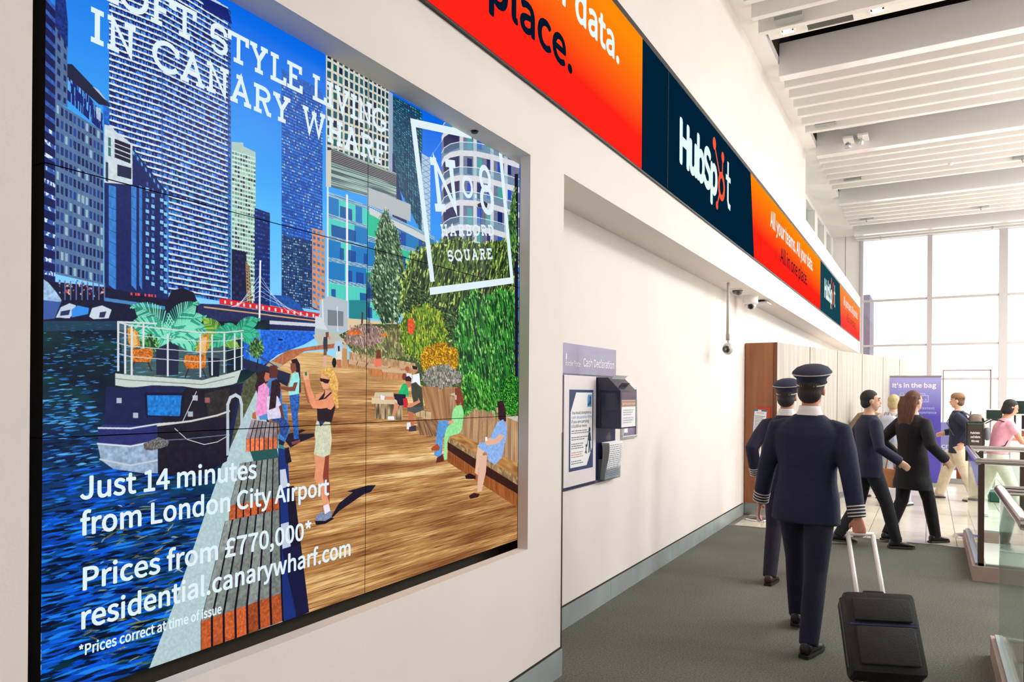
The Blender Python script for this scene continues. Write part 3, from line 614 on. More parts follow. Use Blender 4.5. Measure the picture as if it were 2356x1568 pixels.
# walkers, far
poly(C4([(695,310),(722,305),(722,350),(700,350)]),(120,70,60)); poly(C4([(680,350),(712,345),(712,470),(682,480),(675,400)]),(56,56,74)); poly(C4([(680,455),(708,450),(704,505),(678,505)]),(110,90,60)); poly(C4([(680,505),(706,505),(704,605),(676,605)]),(216,170,150))
ell(758,777,3.2,4.2,(214,150,120)); poly(C4([(780,380),(835,375),(840,470),(785,480),(768,430)]),(180,200,226)); poly(C4([(785,470),(835,470),(830,540),(785,540)]),(222,216,196)); poly(C4([(790,540),(828,540),(828,608),(795,608)]),(190,110,84)); poly(blob(769,834,5,11,.05),(24,20,30)); poly(C4([(800,425),(815,425),(815,470),(802,470)]),(30,30,40))
poly(C4([(1125,460),(1160,455),(1170,530),(1125,540)]),(120,56,44)); poly(C4([(1110,535),(1165,530),(1170,600),(1110,600)]),(230,120,96))
# family seated
ell(937,843,8,3.2,(214,170,110)); ell(937,840,5,5,(206,160,110)); ell(937,848,5,6,(170,90,70)); poly(C4([(1380,650),(1425,660),(1435,740),(1385,740)]),(226,226,232)); ell(956,848,5.5,7.5,(200,136,106)); poly(C4([(1430,590),(1475,600),(1470,625),(1435,620)]),(40,26,30)); poly(C4([(1430,670),(1490,655),(1500,760),(1435,750)]),(236,238,246))
ell(930,866,5,8,(120,60,44)); poly(C4([(1350,745),(1390,740),(1400,850),(1350,860),(1310,830)]),(30,180,110),n=.15); poly(C4([(1275,830),(1375,835),(1375,925),(1310,930),(1300,885),(1275,870)]),(36,30,46)); poly(C4([(1180,850),(1280,855),(1280,880),(1185,880)]),(214,140,104)); poly(C4([(1160,838),(1198,850),(1192,885),(1165,878)]),(236,236,244)); poly(C4([(1285,900),(1320,925),(1275,1030),(1255,1025)]),(214,140,104)); poly(C4([(1225,1020),(1275,1020),(1280,1050),(1222,1050)]),(236,236,244))
poly(C4([(1378,690),(1410,680),(1425,720),(1418,770),(1392,780),(1375,740)]),(190,120,90)); poly(C4([(1370,690),(1400,678),(1425,700),(1420,725),(1372,722)]),(60,34,36))
poly(C4([(1420,745),(1460,730),(1510,780),(1525,930),(1490,960),(1400,945),(1440,900),(1425,830)]),(64,68,56),n=.15); poly(C4([(1350,870),(1385,865),(1400,950),(1360,945)]),(206,40,50)); poly(C4([(1385,930),(1480,885),(1480,860),(1500,900),(1430,940),(1395,950)]),(214,140,104))
poly(C4([(1390,945),(1525,940),(1530,965),(1440,1000),(1390,985)]),(80,84,84)); poly(C4([(1395,975),(1440,990),(1445,1100),(1420,1100),(1395,1040)]),(190,110,80)); poly(C4([(1385,1075),(1415,1070),(1420,1130),(1382,1130)]),(230,230,238)); poly(C4([(1405,1110),(1460,1095),(1465,1145),(1400,1150)]),(60,56,66))
# green cardigan
poly(C4([(1790,785),(1835,775),(1865,860),(1865,960),(1840,900),(1810,940),(1795,880)]),(130,60,44),n=.25); poly(C4([(1790,840),(1806,840),(1808,880),(1792,880)]),(226,170,140))
poly(C4([(1650,1060),(1740,1055),(1740,1110),(1690,1200),(1680,1380),(1615,1350),(1635,1180)]),(90,150,210),n=.15,ns=8)
poly(C4([(1800,930),(1850,925),(1868,1000),(1850,1130),(1830,1165),(1745,1190),(1725,1250),(1722,1385),(1700,1390),(1700,1200),(1720,1120),(1760,1080),(1770,980)]),(150,226,150),n=.1,ns=8)
poly(C4([(1735,1060),(1780,1055),(1780,1080),(1735,1085)]),(226,160,124)); poly(C4([(1590,1290),(1640,1250),(1665,1285),(1655,1310),(1595,1312)]),(170,76,44)); poly(C4([(1640,1370),(1690,1340),(1700,1400),(1630,1415)]),(90,40,34))
# blue dress
poly(C4([(2150,895),(2195,885),(2222,960),(2225,1060),(2190,1070),(2160,1040)]),(56,34,40),n=.2); poly(C4([(2143,945),(2156,945),(2158,990),(2145,990)]),(222,160,130))
poly(C4([(1985,1260),(2060,1265),(2075,1300),(2030,1330),(2010,1430),(1990,1520),(1960,1500),(1975,1350)]),(226,186,160)); poly([(1100,1075),(1115,1075),(1107,1130),(1098,1132)],(214,168,144))
poly([(1104,1048),(1121,1046),(1118,1085),(1108,1130),(1098,1132),(1102,1090)],(222,180,156))
poly(C4([(2150,1070),(2200,1045),(2232,1100),(2230,1190),(2205,1290),(2190,1370),(2130,1430),(2080,1400),(2060,1330),(1985,1280),(2000,1245),(2080,1230),(2110,1160)]),(140,176,230),n=.14,ns=7)
poly(C4([(2170,1170),(2215,1185),(2160,1250),(2060,1270),(2045,1235),(2080,1200),(2130,1215)]),(226,176,150)); poly(C4([(2048,1195),(2066,1195),(2066,1230),(2048,1230)]),(240,240,240))
poly([(1070,1094),(1080,1088),(1094,1094),(1094,1101),(1072,1101)],(40,20,24)); poly([(1079,1140),(1090,1133),(1104,1136),(1100,1143),(1082,1147)],(60,30,30))
# ------------------------------------------------------------ room shell
WX=-1.859; RX=-2.205; CZ=6.6
bm=bmesh.new()
WB=-2.9
bx(bm,WB,WX,-3.5,.90,0,3.29); bx(bm,WB,WX,.90,3.55,0,.74); bx(bm,-1.921,WX,.90,3.37,.74,.81); bx(bm,WB,WX,.90,3.55,2.927,3.29)
bx(bm,-1.921,WX,3.37,3.55,.74,2.927); bx(bm,WB,WX,3.55,3.78,0,3.29); bx(bm,WB,-2.07,.90,3.55,.74,2.927)
struct(obj('wall_left',bm,WALL))
struct(box('wall_added_back',(-2.9,9,-3.7,-3.5,0,CZ),WALL)); struct(box('wall_added_right',(9,9.2,-3.7,5.5,0,CZ),WALL))  # unseen walls, added to keep daylight off the near wall
nl=mat('niche_shade',(60,54,44),.8)  # dark plates colour in the shade of the gap around the screen
W_=bpy.data.objects['wall_left']; box('niche_shade',(-2.07,-1.921,.90,3.55,.74,.745),nl,W_); box('niche_shade',(-2.07,-2.065,.90,3.55,.745,2.927),nl,W_); box('niche_shade',(-2.07,-1.921,3.545,3.55,.745,2.927),nl,W_)
bm=bmesh.new(); bx(bm,WB,WX,3.78,24.55,2.935,3.29); bx(bm,WB,WX,-3.5,24.55,3.29,4.67)
struct(obj('trim_1',bm,WALL))          # the long bulkhead that carries the LED banner
bm=bmesh.new(); bx(bm,-2.9,RX,3.78,24.6,0,2.935); struct(obj('wall_recess',bm,WALL))
bm=bmesh.new(); bx(bm,-2.9,-2.22,-3.5,15.7,4.67,CZ); struct(obj('wall_upper',bm,WALL))
# corner guard of dark steel at the end of the near wall
box('corner_guard',(WX-.012,WX+.004,3.776,3.786,.155,1.42),mat('guard_steel',(84,80,72),.4,.8),None,label=None)
struct(bpy.data.objects['corner_guard']); bpy.data.objects['corner_guard'].name='trim_2'
# baseboards of brushed steel in lengths
for nm,x,y0,y1,n in (('baseboard_left',WX,-3.5,3.78,5),('baseboard_recess',RX,3.78,10.1,4)):
    b=bpy.data.objects.new(nm,None); C.objects.link(b); b['kind']='structure'
    L=(y1-y0)/n
    for i in range(n): box('steel_skirting',(x,x+.012,y0+i*L+.002,y0+(i+1)*L-.002,.0,.153),mat('skirting_steel',(186,196,198),.38,.55,noise=.12,ns=2.5),b)
    box('shadow_joint',(x,x+.004,y0,y1,.153,.165),DARKM,b)
# clerestory beyond the corner of the upper wall
bm=bmesh.new(); bx(bm,-2.9,-2.66,15.7,24.6,4.67,5.0); bx(bm,-2.9,-2.66,15.7,24.6,6.5,CZ)
for y in (15.7,18.1,20.2,22.1,23.8): bx(bm,-2.9,-2.62,y,y+ (.55 if y>15.7 else .5),5.0,6.5)
struct(obj('window_2',bm,WHITE))
GLASS_C=mat('clerestory_glass',(120,150,146),.1,spec=.6)
box('pane',(-2.85,-2.80,16.2,24.5,5.0,6.5),GLASS_C,bpy.data.objects['window_2'])
bm=bmesh.new(); bx(bm,-2.9,-1.83,24.6,24.9,2.9,CZ); o=struct(obj('wall_far',bm,WHITE))
box('panel_joint',(-2.30,-2.285,24.595,24.61,4.6,CZ),mat('joint_grey',(150,146,140),.7),o)
# floor: carpet, then tiles
def carpet():
    m=mat('carpet',(112,112,102),.95,noise=.42,ns=95,bump=.9,bs=300)
    n=m.node_tree; b=n.nodes['Principled BSDF']
    big=n.nodes.new('ShaderNodeTexNoise'); big.inputs['Scale'].default_value=.9; mx=n.nodes.new('ShaderNodeMix'); mx.data_type='RGBA'; mx.blend_type='MULTIPLY'; mx.inputs[0].default_value=.7
    src=b.inputs['Base Color'].links[0].from_socket; tcn=[q for q in n.nodes if q.type=='TEX_COORD'][0]; n.links.new(tcn.outputs['Object'],big.inputs['Vector'])
    r=n.nodes.new('ShaderNodeValToRGB'); r.color_ramp.elements[0].position=.3; r.color_ramp.elements[0].color=(.72,.70,.72,1); r.color_ramp.elements[1].position=.7; r.color_ramp.elements[1].color=(1,1,1,1)
    n.links.new(big.outputs['Fac'],r.inputs[0]); n.links.new(src,mx.inputs[6]); n.links.new(r.outputs[0],mx.inputs[7]); n.links.new(mx.outputs[2],b.inputs['Base Color']); return m
bm=bmesh.new(); bx(bm,-2.9,9,-4,9.22,-.1,0); FL=struct(obj('floor',bm,carpet()))
bm=bmesh.new(); bx(bm,-2.9,9,9.22,26,-.1,-.006); FT=struct(obj('floor.001',bm,mat('grout',(120,112,100),.9)))
box('threshold_strip',(-2.2,9,9.205,9.235,-.001,.004),STEEL,FL)
TILE=[mat('tile_%s'%k,c,.22,noise=.03,ns=4,spec=.5) for k,c in zip('abc',((206,198,180),(200,192,174),(211,204,188)))]
bm=bmesh.new(); bx(bm,0,.294,0,1.194,-.006,.0005); 
tme=[]
for k in range(3):
    b2=bm.copy(); bmesh.ops.recalc_face_normals(b2,faces=b2.faces[:]); me=bpy.data.meshes.new('tile'); b2.to_mesh(me); b2.free(); me.materials.append(TILE[k]); tme.append(me)
bm.free(); cells=[]
for i in range(-7,24):
    x=.28-.3+ i*.3; off=[0,.45,.9,.25,.7][i%5]
    y=9.235-1.2+off
    while y<24.5: cells.append((x,y)); y+=1.2
cells.sort(key=lambda c:math.hypot(c[0],c[1])+(20 if c[0]>2.6 else 0)); rest=bmesh.new(); k=0
for x,y in cells:
    y0=max(y,9.237); y1=min(y+1.194,24.6)
    if x<-2.2 or y1-y0<.05: continue
    if k<285 and y0==y and y1<24.5:
        o=bpy.data.objects.new('floor_tile',tme[(k*7+int(x*10))%3]); C.objects.link(o); o.parent=FT; o.location=(x,y,0); k+=1
    elif k<285:
        b2=bmesh.new(); bx(b2,0,.294,y0-y,y1-y,-.006,.0005); obj('floor_tile',b2,TILE[0],FT,loc=(x,y,0)); k+=1
    else: bx(rest,x,x+.294,y0,y1,-.006,.0005)
obj('floor_tiles_far',rest,TILE[0],FT,kind='stuff')
# ------------------------------------------------------------ ceiling
CE=bpy.data.objects.new('ceiling',None); C.objects.link(CE); CE['kind']='structure'
box('ceiling_edge',(-2.75,-1.985,-3.5,24.6,CZ,CZ+.12),WHITE,CE)
box('ceiling_void',(-2.75,9,-3.5,24.9,7.4,7.5),VOID,CE)
box('void_side',(-2.0,-1.985,-3.5,24.6,CZ+.12,7.4),VOID,CE)
bm=bmesh.new(); bx(bm,0,10.9,0,.10,0,.28,bev=.008); bmesh.ops.recalc_face_normals(bm,faces=bm.faces[:]); slat_me=bpy.data.meshes.new('slat'); bm.to_mesh(slat_me); bm.free(); slat_me.materials.append(SLAT)
bm=bmesh.new(); bx(bm,0,10.9,0,.2,0,.5,bev=.008); bmesh.ops.recalc_face_normals(bm,faces=bm.faces[:]); beam_me=bpy.data.meshes.new('beam'); bm.to_mesh(beam_me); bm.free(); beam_me.materials.append(mat('beam_satin',(238,235,234),.24,coat=.5))
GR=mat('grille_grey',(120,120,112),.6); PANEL=mat('ceiling_panel',(238,234,228),.6)
LAMP=emis('lamp_glow',(255,252,246),9)
def downlight(x,y,z,parent=None,label='square recessed downlight glowing in the white ceiling panel',group='recessed downlights'):
    t=thing('downlight',label,'ceiling light',(x,y,z),0,group)
    bm=bmesh.new(); 
    for a in ((-.1,.1,-.1,-.08),(-.1,.1,.08,.1),(-.1,-.08,-.08,.08),(.08,.1,-.08,.08)): bx(bm,*a,-.012,.03)
    obj('frame',bm,WHITE,t); box('reflector',(-.08,.08,-.08,.08,.02,.03),mat('dark_green_steel',(50,66,66),.3,.6),t)
    bm=bmesh.new(); lathe(bm,[(.001,-.004),(.058,-.002),(.062,.02)],16); obj('lamp',bm,LAMP,t)
    return t
GROUPS=[]
for bay in range(-1,5):
    y0=11.27+(bay-1)*4.13-(.0 if bay<4 else 0)
    if bay==4: y0=23.55
    def put_(me,nm,y,z):
        if y>24.45 or y<-3: return
        o=bpy.data.objects.new(nm,me); C.objects.link(o); o.parent=CE; o.location=(-1.98,y,z)
    put_(beam_me,'beam',y0,6.41)
    for k in range(6):
        put_(slat_me,'slat',y0+.46+k*.435,6.41)
    if bay<4:
        ye=min(y0+3.36,24.5)
        box('ceiling_panel',(-1.955,9,y0+.2,min(ye,24.5),CZ+.02,CZ+.08),PANEL,CE)
    if bay in (0,1):
        for x in (-1.70,-.61): downlight(x,y0+3.13,CZ,label='glowing square downlight in the %s ceiling panel, %s'%(('near','second')[bay],('close to the wall' if x<-1 else 'farther from the wall')),group=None)
        g=thing('ceiling_grille','grey %s air grille in the white ceiling panel between %s'%(('rectangular','half hidden')[bay],('two glowing downlights','the second row of baffles')[bay]),'air vent',(-1.17,y0+3.15,CZ-.001))
        bm=bmesh.new(); bx(bm,-.30,.30,-.13,-.11,-.012,.02); bx(bm,-.30,.30,.11,.13,-.012,.02); bx(bm,-.3,-.28,-.11,.11,-.012,.02); bx(bm,.28,.3,-.11,.11,-.012,.02); obj('frame',bm,WHITE,g)
        bm=bmesh.new(); bx(bm,-.28,.28,-.11,.11,.0,.018); obj('backing',bm,GR,g)
        for q in range(10): box('louvre',(-.28,.28,-.105+q*.0225,-.1+q*.0225,-.006,.0),GR,g)
# pipes and foil seen in the dark slots
for i,y in enumerate((10.75,14.9)):
    t=thing('service_duct','dull grey service duct seen in the %s dark ceiling slot'%('near','second')[i],'duct',(-.6,y+.1,6.95))
    bm=bmesh.new(); tube(bm,[(-.5,0,0),(.3,.03,.02),(1.6,0,0),(2.6,.02,.03)],.11,14); obj('duct_pipe',bm,mat('foil',(150,146,134),.35,.7,noise=.4,ns=12,bump=.6,bs=14),t,smooth=True)
    for q in range(6):
        bm=bmesh.new(); tube(bm,[(q*.5-.4,0,0),(q*.5-.37,0,0)],.125,14); obj('hanger_band',bm,DARKM,t)
# grey service boxes fixed between the baffles
for i,(x,y,sx,sy) in enumerate(((-1.58,9.72-.05,.34,.16),(-1.62,13.75,.34,.16),(-1.5,17.6,.34,.16),(-1.5,21.6,.34,.16),(1.6,17.6,.34,.16),(1.1,21.6,.34,.16),(-1.3,24.2,.34,.16),(1.5,24.2,.34,.16))):
    t=thing('speaker_box','small grey-green box between the ceiling baffles, %s'%('nearest, above the big screen side','near the wall, second bay','near the wall, third bay','near the wall, fourth bay','right side, third bay','right side, fourth bay','last bay, above the left window','last bay, above the right window')[i],'ceiling box',(x,y,6.43))
    box('cover',(-sx/2,sx/2,-sy/2,sy/2,.0,.05),mat('box_grey',(150,156,150),.5),t,bev=.004); 
    if i>2:
        bm=bmesh.new(); lathe(bm,[(.001,-.09),(.02,-.09),(.014,-.05),(.03,-.04),(.03,0)],12); obj('sprinkler',bm,CHROME,t)
# track spotlights by the second beam
for i,(x,y) in enumerate(((-1.38,15.1),(-1.12,15.05))):
    t=thing('spotlight',('round white spotlight turned down below the second dark slot','white spotlight turned sideways beside the round one')[i],'spotlight',(x,y,6.57))
    box('mount',(-.09,.09,-.05,.34,-.01,.03),WHITE,t); bm=bmesh.new(); tube(bm,[(0,0,0),(0,0,-.07)],.012,8); obj('stem',bm,WHITE,t)
    bm=bmesh.new(); lathe(bm,[(.02,0),(.05,-.03),(.066,-.1),(.06,-.105),(.001,-.09)],16,(0,0,-.07)); h=obj('lamp_head',bm,mat('spot_grey',(200,204,204),.25,.5),t,smooth=True); 
    if i: h.rotation_euler=(.9,0,.4)
t=thing('smoke_detector','small round white detector under the second bay baffles','smoke detector',(.35,17.2,6.42)); bm=bmesh.new(); lathe(bm,[(.05,0),(.05,-.02),(.03,-.04),(.001,-.045)],16); obj('housing',bm,WHITE,t)
# ------------------------------------------------------------ window wall at the end of the hall
WF=mat('window_frame_white',(190,184,186),.4)
W1=bpy.data.objects.new('window_1',None); C.objects.link(W1); W1['kind']='structure'
xs=[-1.83,-.01,1.8,3.62,5.4,7.2,9.0]; zs=[0,1.08,2.15,3.17,4.55,6.45]
for i,x in enumerate(xs): wd=(.05,.065,.10)[i%3] if i else .04; box('mullion',(x-wd,x+wd,24.55,24.75,0,6.6),WF,W1)
for z in zs[2:]: box('transom',(-1.83,9,24.58,24.70,z-.03,z+.03),WF,W1)
PANE=mat('window_glass',(255,255,255),.0,trans=1,ior=1.45)
for i in range(len(xs)-1):
    for j in range(len(zs)-1):
        bm=bmesh.new(); bx(bm,xs[i]+.06,xs[i+1]-.06,24.63,24.64,zs[j]+.03,zs[j+1]-.03); obj('pane',bm,PANE,W1)
box('window_head',(-1.83,9,24.55,24.9,6.45,7.5),WHITE,W1)
b=box('outside_building',(-4.6,-1.75,27.0,29.0,0,5.05),mat('outside_cladding',(120,112,128),.7,noise=.1,ns=1),None); tag(b,'grey building corner outside behind the left window pane','building')
# ------------------------------------------------------------ video wall
ART_IMG=None
def make_video_wall():
    im=bpy.data.images.new('display_picture',AW,AH); a=np.ones((AH,AW,4),np.float32); a[...,:3]=np.clip(ART,0,1)[::-1]; im.pixels.foreach_set(a.ravel()); im.pack()
    m=bpy.data.materials.new('display_surface'); m.use_nodes=True; n=m.node_tree; n.nodes.clear()
    t=n.nodes.new('ShaderNodeTexImage'); t.image=im; t.extension='EXTEND'; e=n.nodes.new('ShaderNodeEmission'); o=n.nodes.new('ShaderNodeOutputMaterial'); g=n.nodes.new('ShaderNodeBsdfGlossy'); g.inputs['Roughness'].default_value=.25; g.inputs[0].default_value=(.006,.006,.006,1); ad=n.nodes.new('ShaderNodeAddShader')
    e.inputs[1].default_value=1.05*EXP; n.links.new(t.outputs[0],e.inputs[0]); n.links.new(e.outputs[0],ad.inputs[0]); n.links.new(g.outputs[0],ad.inputs[1]); n.links.new(ad.outputs[0],o.inputs[0])
    v=thing('video_wall','big video wall of six panels advertising riverside apartments, set in the near wall','screen',(-2.03,2.24,.825))
    X=-1.99+2.03
    ys=[SY0,2.2325,SY1]; z_=[SZ0,1.522,2.2385,SZ1]
    for i in range(2):
        for j in range(3):
            y0,y1,z0,z1=ys[i]+.0015,ys[i+1]-.0015,z_[j]+.0015,z_[j+1]-.0015
            p=box('display_panel',(-.045,X-.0006,y0-2.24,y1-2.24,z0-.825,z1-.825),BLACK,v)
            me=bpy.data.meshes.new('picture'); me.from_pydata([(X,y-2.24,z-.825) for y,z in ((y0,z0),(y1,z0),(y1,z1),(y0,z1))],[],[(0,1,2,3)]); me.materials.append(m)
            uv=me.uv_layers.new(name='uv'); 
            for k,(y,z) in enumerate(((y0,z0),(y1,z0),(y1,z1),(y0,z1))): uv.data[k].uv=((y-SY0)/(SY1-SY0),(z-SZ0)/(SZ1-SZ0))
            q=bpy.data.objects.new('picture',me); C.objects.link(q); q.parent=p
    box('mounting_frame',(-.07,-.045,SY0-2.24+.02,SY1-2.24-.02,.02,2.0),BLACK,v)
    TXT=emis('display_white',(226,243,250),1.0)
    org=(X+.0012,-2.24,-.825); U=(0,1,0); V=(0,0,1)
    for s,x0,x1,z0,cap in (('Just 14 minutes',1.092,1.679,1.352,.060),('from London City Airport',1.093,2.023,1.254,.060),('Prices from \u00a3770,000*',1.101,1.933,1.1035,.060),('residential.canarywharf.com',1.098,2.143,.9985,.060),('*Prices correct at time of issue',1.091,1.543,.9255,.0285)):
        text_on(s,org,U,V,x0,x1,z0,cap,TXT,v,bold=.024)
    slab_text('LOFT STYLE LIVING',1.112,2.343,2.735,.097,.0145,TXT,v,org,U,V)
    slab_text('IN CANARY WHARF',1.108,2.341,2.602,.096,.0145,TXT,v,org,U,V)
    # tilted square logo
    r=.2; pv=(2.7,2.493)
    slab_text('N',2.69,2.90,2.49,.245,.036,TXT,v,org,U,V,rot=r,piv=pv)
    bm=bmesh.new(); R2=lambda a,b:(pv[0]+(a-pv[0])*math.cos(r)-(b-pv[1])*math.sin(r),pv[1]+(a-pv[0])*math.sin(r)+(b-pv[1])*math.cos(r))
    stroke(bm,arc(2.99,2.615,.040,.046,0,360,22),.019,org,U,V,rot=r,piv=pv)
    stroke(bm,[(3.048,2.572),(3.066,2.572)],.018,org,U,V,rot=r,piv=pv)
    stroke(bm,arc(3.165,2.665,.044,.055,0,360,22),.027,org,U,V,rot=r,piv=pv); stroke(bm,arc(3.165,2.557,.053,.062,0,360,22),.029,org,U,V,rot=r,piv=pv)
    obj('lettering',bm,TXT,v,kind='stuff')
    slab_text('HARBORD',2.742,3.222,2.383,.056,.0105,TXT,v,org,U,V,rot=r*.98,gap=.26)
    slab_text('SQUARE',2.80,3.205,2.272,.056,.0105,TXT,v,org,U,V,rot=r*.98,gap=.26)
    bm=bmesh.new(); W_=.034
    q=[(2.690,2.168),(2.520,2.850),(3.014,2.935)]
    stroke(bm,[(2.676,2.160),(2.523,2.845),(2.99,2.936)],W_,org,U,V); stroke(bm,[(3.272,2.932),(3.405,2.268),(2.655,2.113)],W_,org,U,V); obj('logo_square',bm,TXT,v)
make_video_wall()
# ------------------------------------------------------------ LED banner along the bulkhead
def grad(name,top,bot,z0,z1,ytilt=0):
    m=bpy.data.materials.new(name); m.use_nodes=True; n=m.node_tree; n.nodes.clear(); L=n.links
    lin=lambda v:tuple((x/255/12.92 if x/255<=.04045 else ((x/255+.055)/1.055)**2.4) for x in v)
    t=n.nodes.new('ShaderNodeTexCoord'); s=n.nodes.new('ShaderNodeSeparateXYZ'); L.new(t.outputs['Generated'],s.inputs[0])
    a=n.nodes.new('ShaderNodeMath'); a.operation='MULTIPLY_ADD'; a.inputs[1].default_value=ytilt; L.new(s.outputs['Y'],a.inputs[0]); L.new(s.outputs['Z'],a.inputs[2])
    r=n.nodes.new('ShaderNodeValToRGB'); L.new(a.outputs[0],r.inputs[0]); e0,e1=r.color_ramp.elements; e0.position=z0; e0.color=(*lin(bot),1); e1.position=z1; e1.color=(*lin(top),1)
    e=n.nodes.new('ShaderNodeEmission'); o=n.nodes.new('ShaderNodeOutputMaterial'); L.new(r.outputs[0],e.inputs[0]); e.inputs[1].default_value=EXP; L.new(e.outputs[0],o.inputs[0]); return m
def led_banner():
    t=thing('led_banner','long LED banner of red-orange and navy adverts running along the white bulkhead','screen',(WX,-3.4,3.29))
    ORG=(-WX*0,0,0); ox,oy,oz=WX,-3.4,3.29
    box('housing',(0,.018,0,27.6,0,1.02),BLACK,t)
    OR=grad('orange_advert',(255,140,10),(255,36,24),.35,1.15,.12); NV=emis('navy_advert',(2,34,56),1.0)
    NV2=emis('navy_advert_hazed',(24,70,82),1.0); OR2=grad('orange_advert_hazed',(255,150,60),(255,66,60),.2,1.0)  # far sections paler: haze mixed into the display colours
    zb,zt=3.302,4.258
    def sect(nm,b0,b1,t0,t1,m):
        me=bpy.data.meshes.new(nm); bm=bmesh.new(); X=.0225
        A=[bm.verts.new((X,y-oy,z-oz)) for y,z in ((b0,zb),(b1,zb),(t1,zt),(t0,zt))]; bm.faces.new(A)
        B=[bm.verts.new((.018,y-oy,z-oz)) for y,z in ((b0,zb),(b1,zb),(t1,zt),(t0,zt))]
        for k in range(4): bm.faces.new((A[k],B[k],B[(k+1)%4],A[(k+1)%4]))
        return obj(nm,bm,m,t)
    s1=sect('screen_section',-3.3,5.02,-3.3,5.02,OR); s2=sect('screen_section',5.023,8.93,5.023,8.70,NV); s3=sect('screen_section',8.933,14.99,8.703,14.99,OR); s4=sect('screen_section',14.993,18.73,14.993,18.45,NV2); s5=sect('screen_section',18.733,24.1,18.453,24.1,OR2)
    WH=emis('led_white',(232,252,248),1.0); DK=emis('led_navy_text',(6,24,44),1.0); RD=emis('led_coral',(255,92,62),1.0); DK2=emis('led_hazed_text',(150,30,50),1.0)  # far dark text faded by the same painted haze
    org=(.0245,-oy,-oz); U=(0,1,0); V=(0,0,1)
    for s,y0,y1,y2,y3,sec,d in ((0,.57,4.556,1.33,3.82,s1,DK),(1,9.93,13.92,10.69,13.24,s3,DK)):
        text_on('All your teams. All your data.',org,U,V,y0,y1,3.888,.205,WH,sec,bold=.030); text_on('All in one place.',org,U,V,y2,y3,3.537,.205,d,sec,bold=.014 if s else .030)
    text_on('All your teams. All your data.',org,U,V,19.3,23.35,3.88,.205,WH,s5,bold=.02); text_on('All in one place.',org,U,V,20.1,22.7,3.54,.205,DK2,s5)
    def logo(y0,y1,zb_,sec,w=1.):
        sx=(y1-y0)/1.80; f=lambda a,b:(y0+a*sx,zb_+b)
        text_on('HubSp',org,U,V,y0,y0+1.19*sx,zb_,.355,WH,sec,bold=.045,space=.93); 
        bm=bmesh.new(); tc_=[f(1.63,.46),f(1.63,.06),f(1.66,.01),f(1.74,.0)]; stroke(bm,tc_,.062,org,U,V); stroke(bm,[f(1.54,.285),f(1.74,.285)],.055,org,U,V); obj('lettering',bm,WH,sec,kind='stuff')
        bm=bmesh.new(); cx,cy=1.37,.135
        stroke(bm,[f(cx+.105*math.cos(a*PI/12),cy+.115*math.sin(a*PI/12)) for a in range(24)],.062,org,U,V,closed=True)
        stroke(bm,[f(1.395,.25),f(1.41,.42)],.034,org,U,V); stroke(bm,[f(1.30,.23),f(1.10,.46)],.034,org,U,V); stroke(bm,[f(1.29,.04),f(1.21,-.08)],.034,org,U,V)
        for a,b,rr in ((1.412,.445,.055),(1.085,.485,.062),(1.20,-.095,.042)):
            ce=f(a,b); flat(bm,[(ce[0]+rr*math.cos(k*PI/8),ce[1]+rr*math.sin(k*PI/8)) for k in range(16)],org,U,V)
        obj('logo_emblem',bm,RD,sec)
    logo(5.95,7.78,3.62,s2); logo(15.62,17.55,3.63,s4)
    box('cable_seam',(.0226,.0231,5.62+3.4,5.63+3.4,.02,.96),mat('seam',(4,20,34),.8),t)
led_banner()
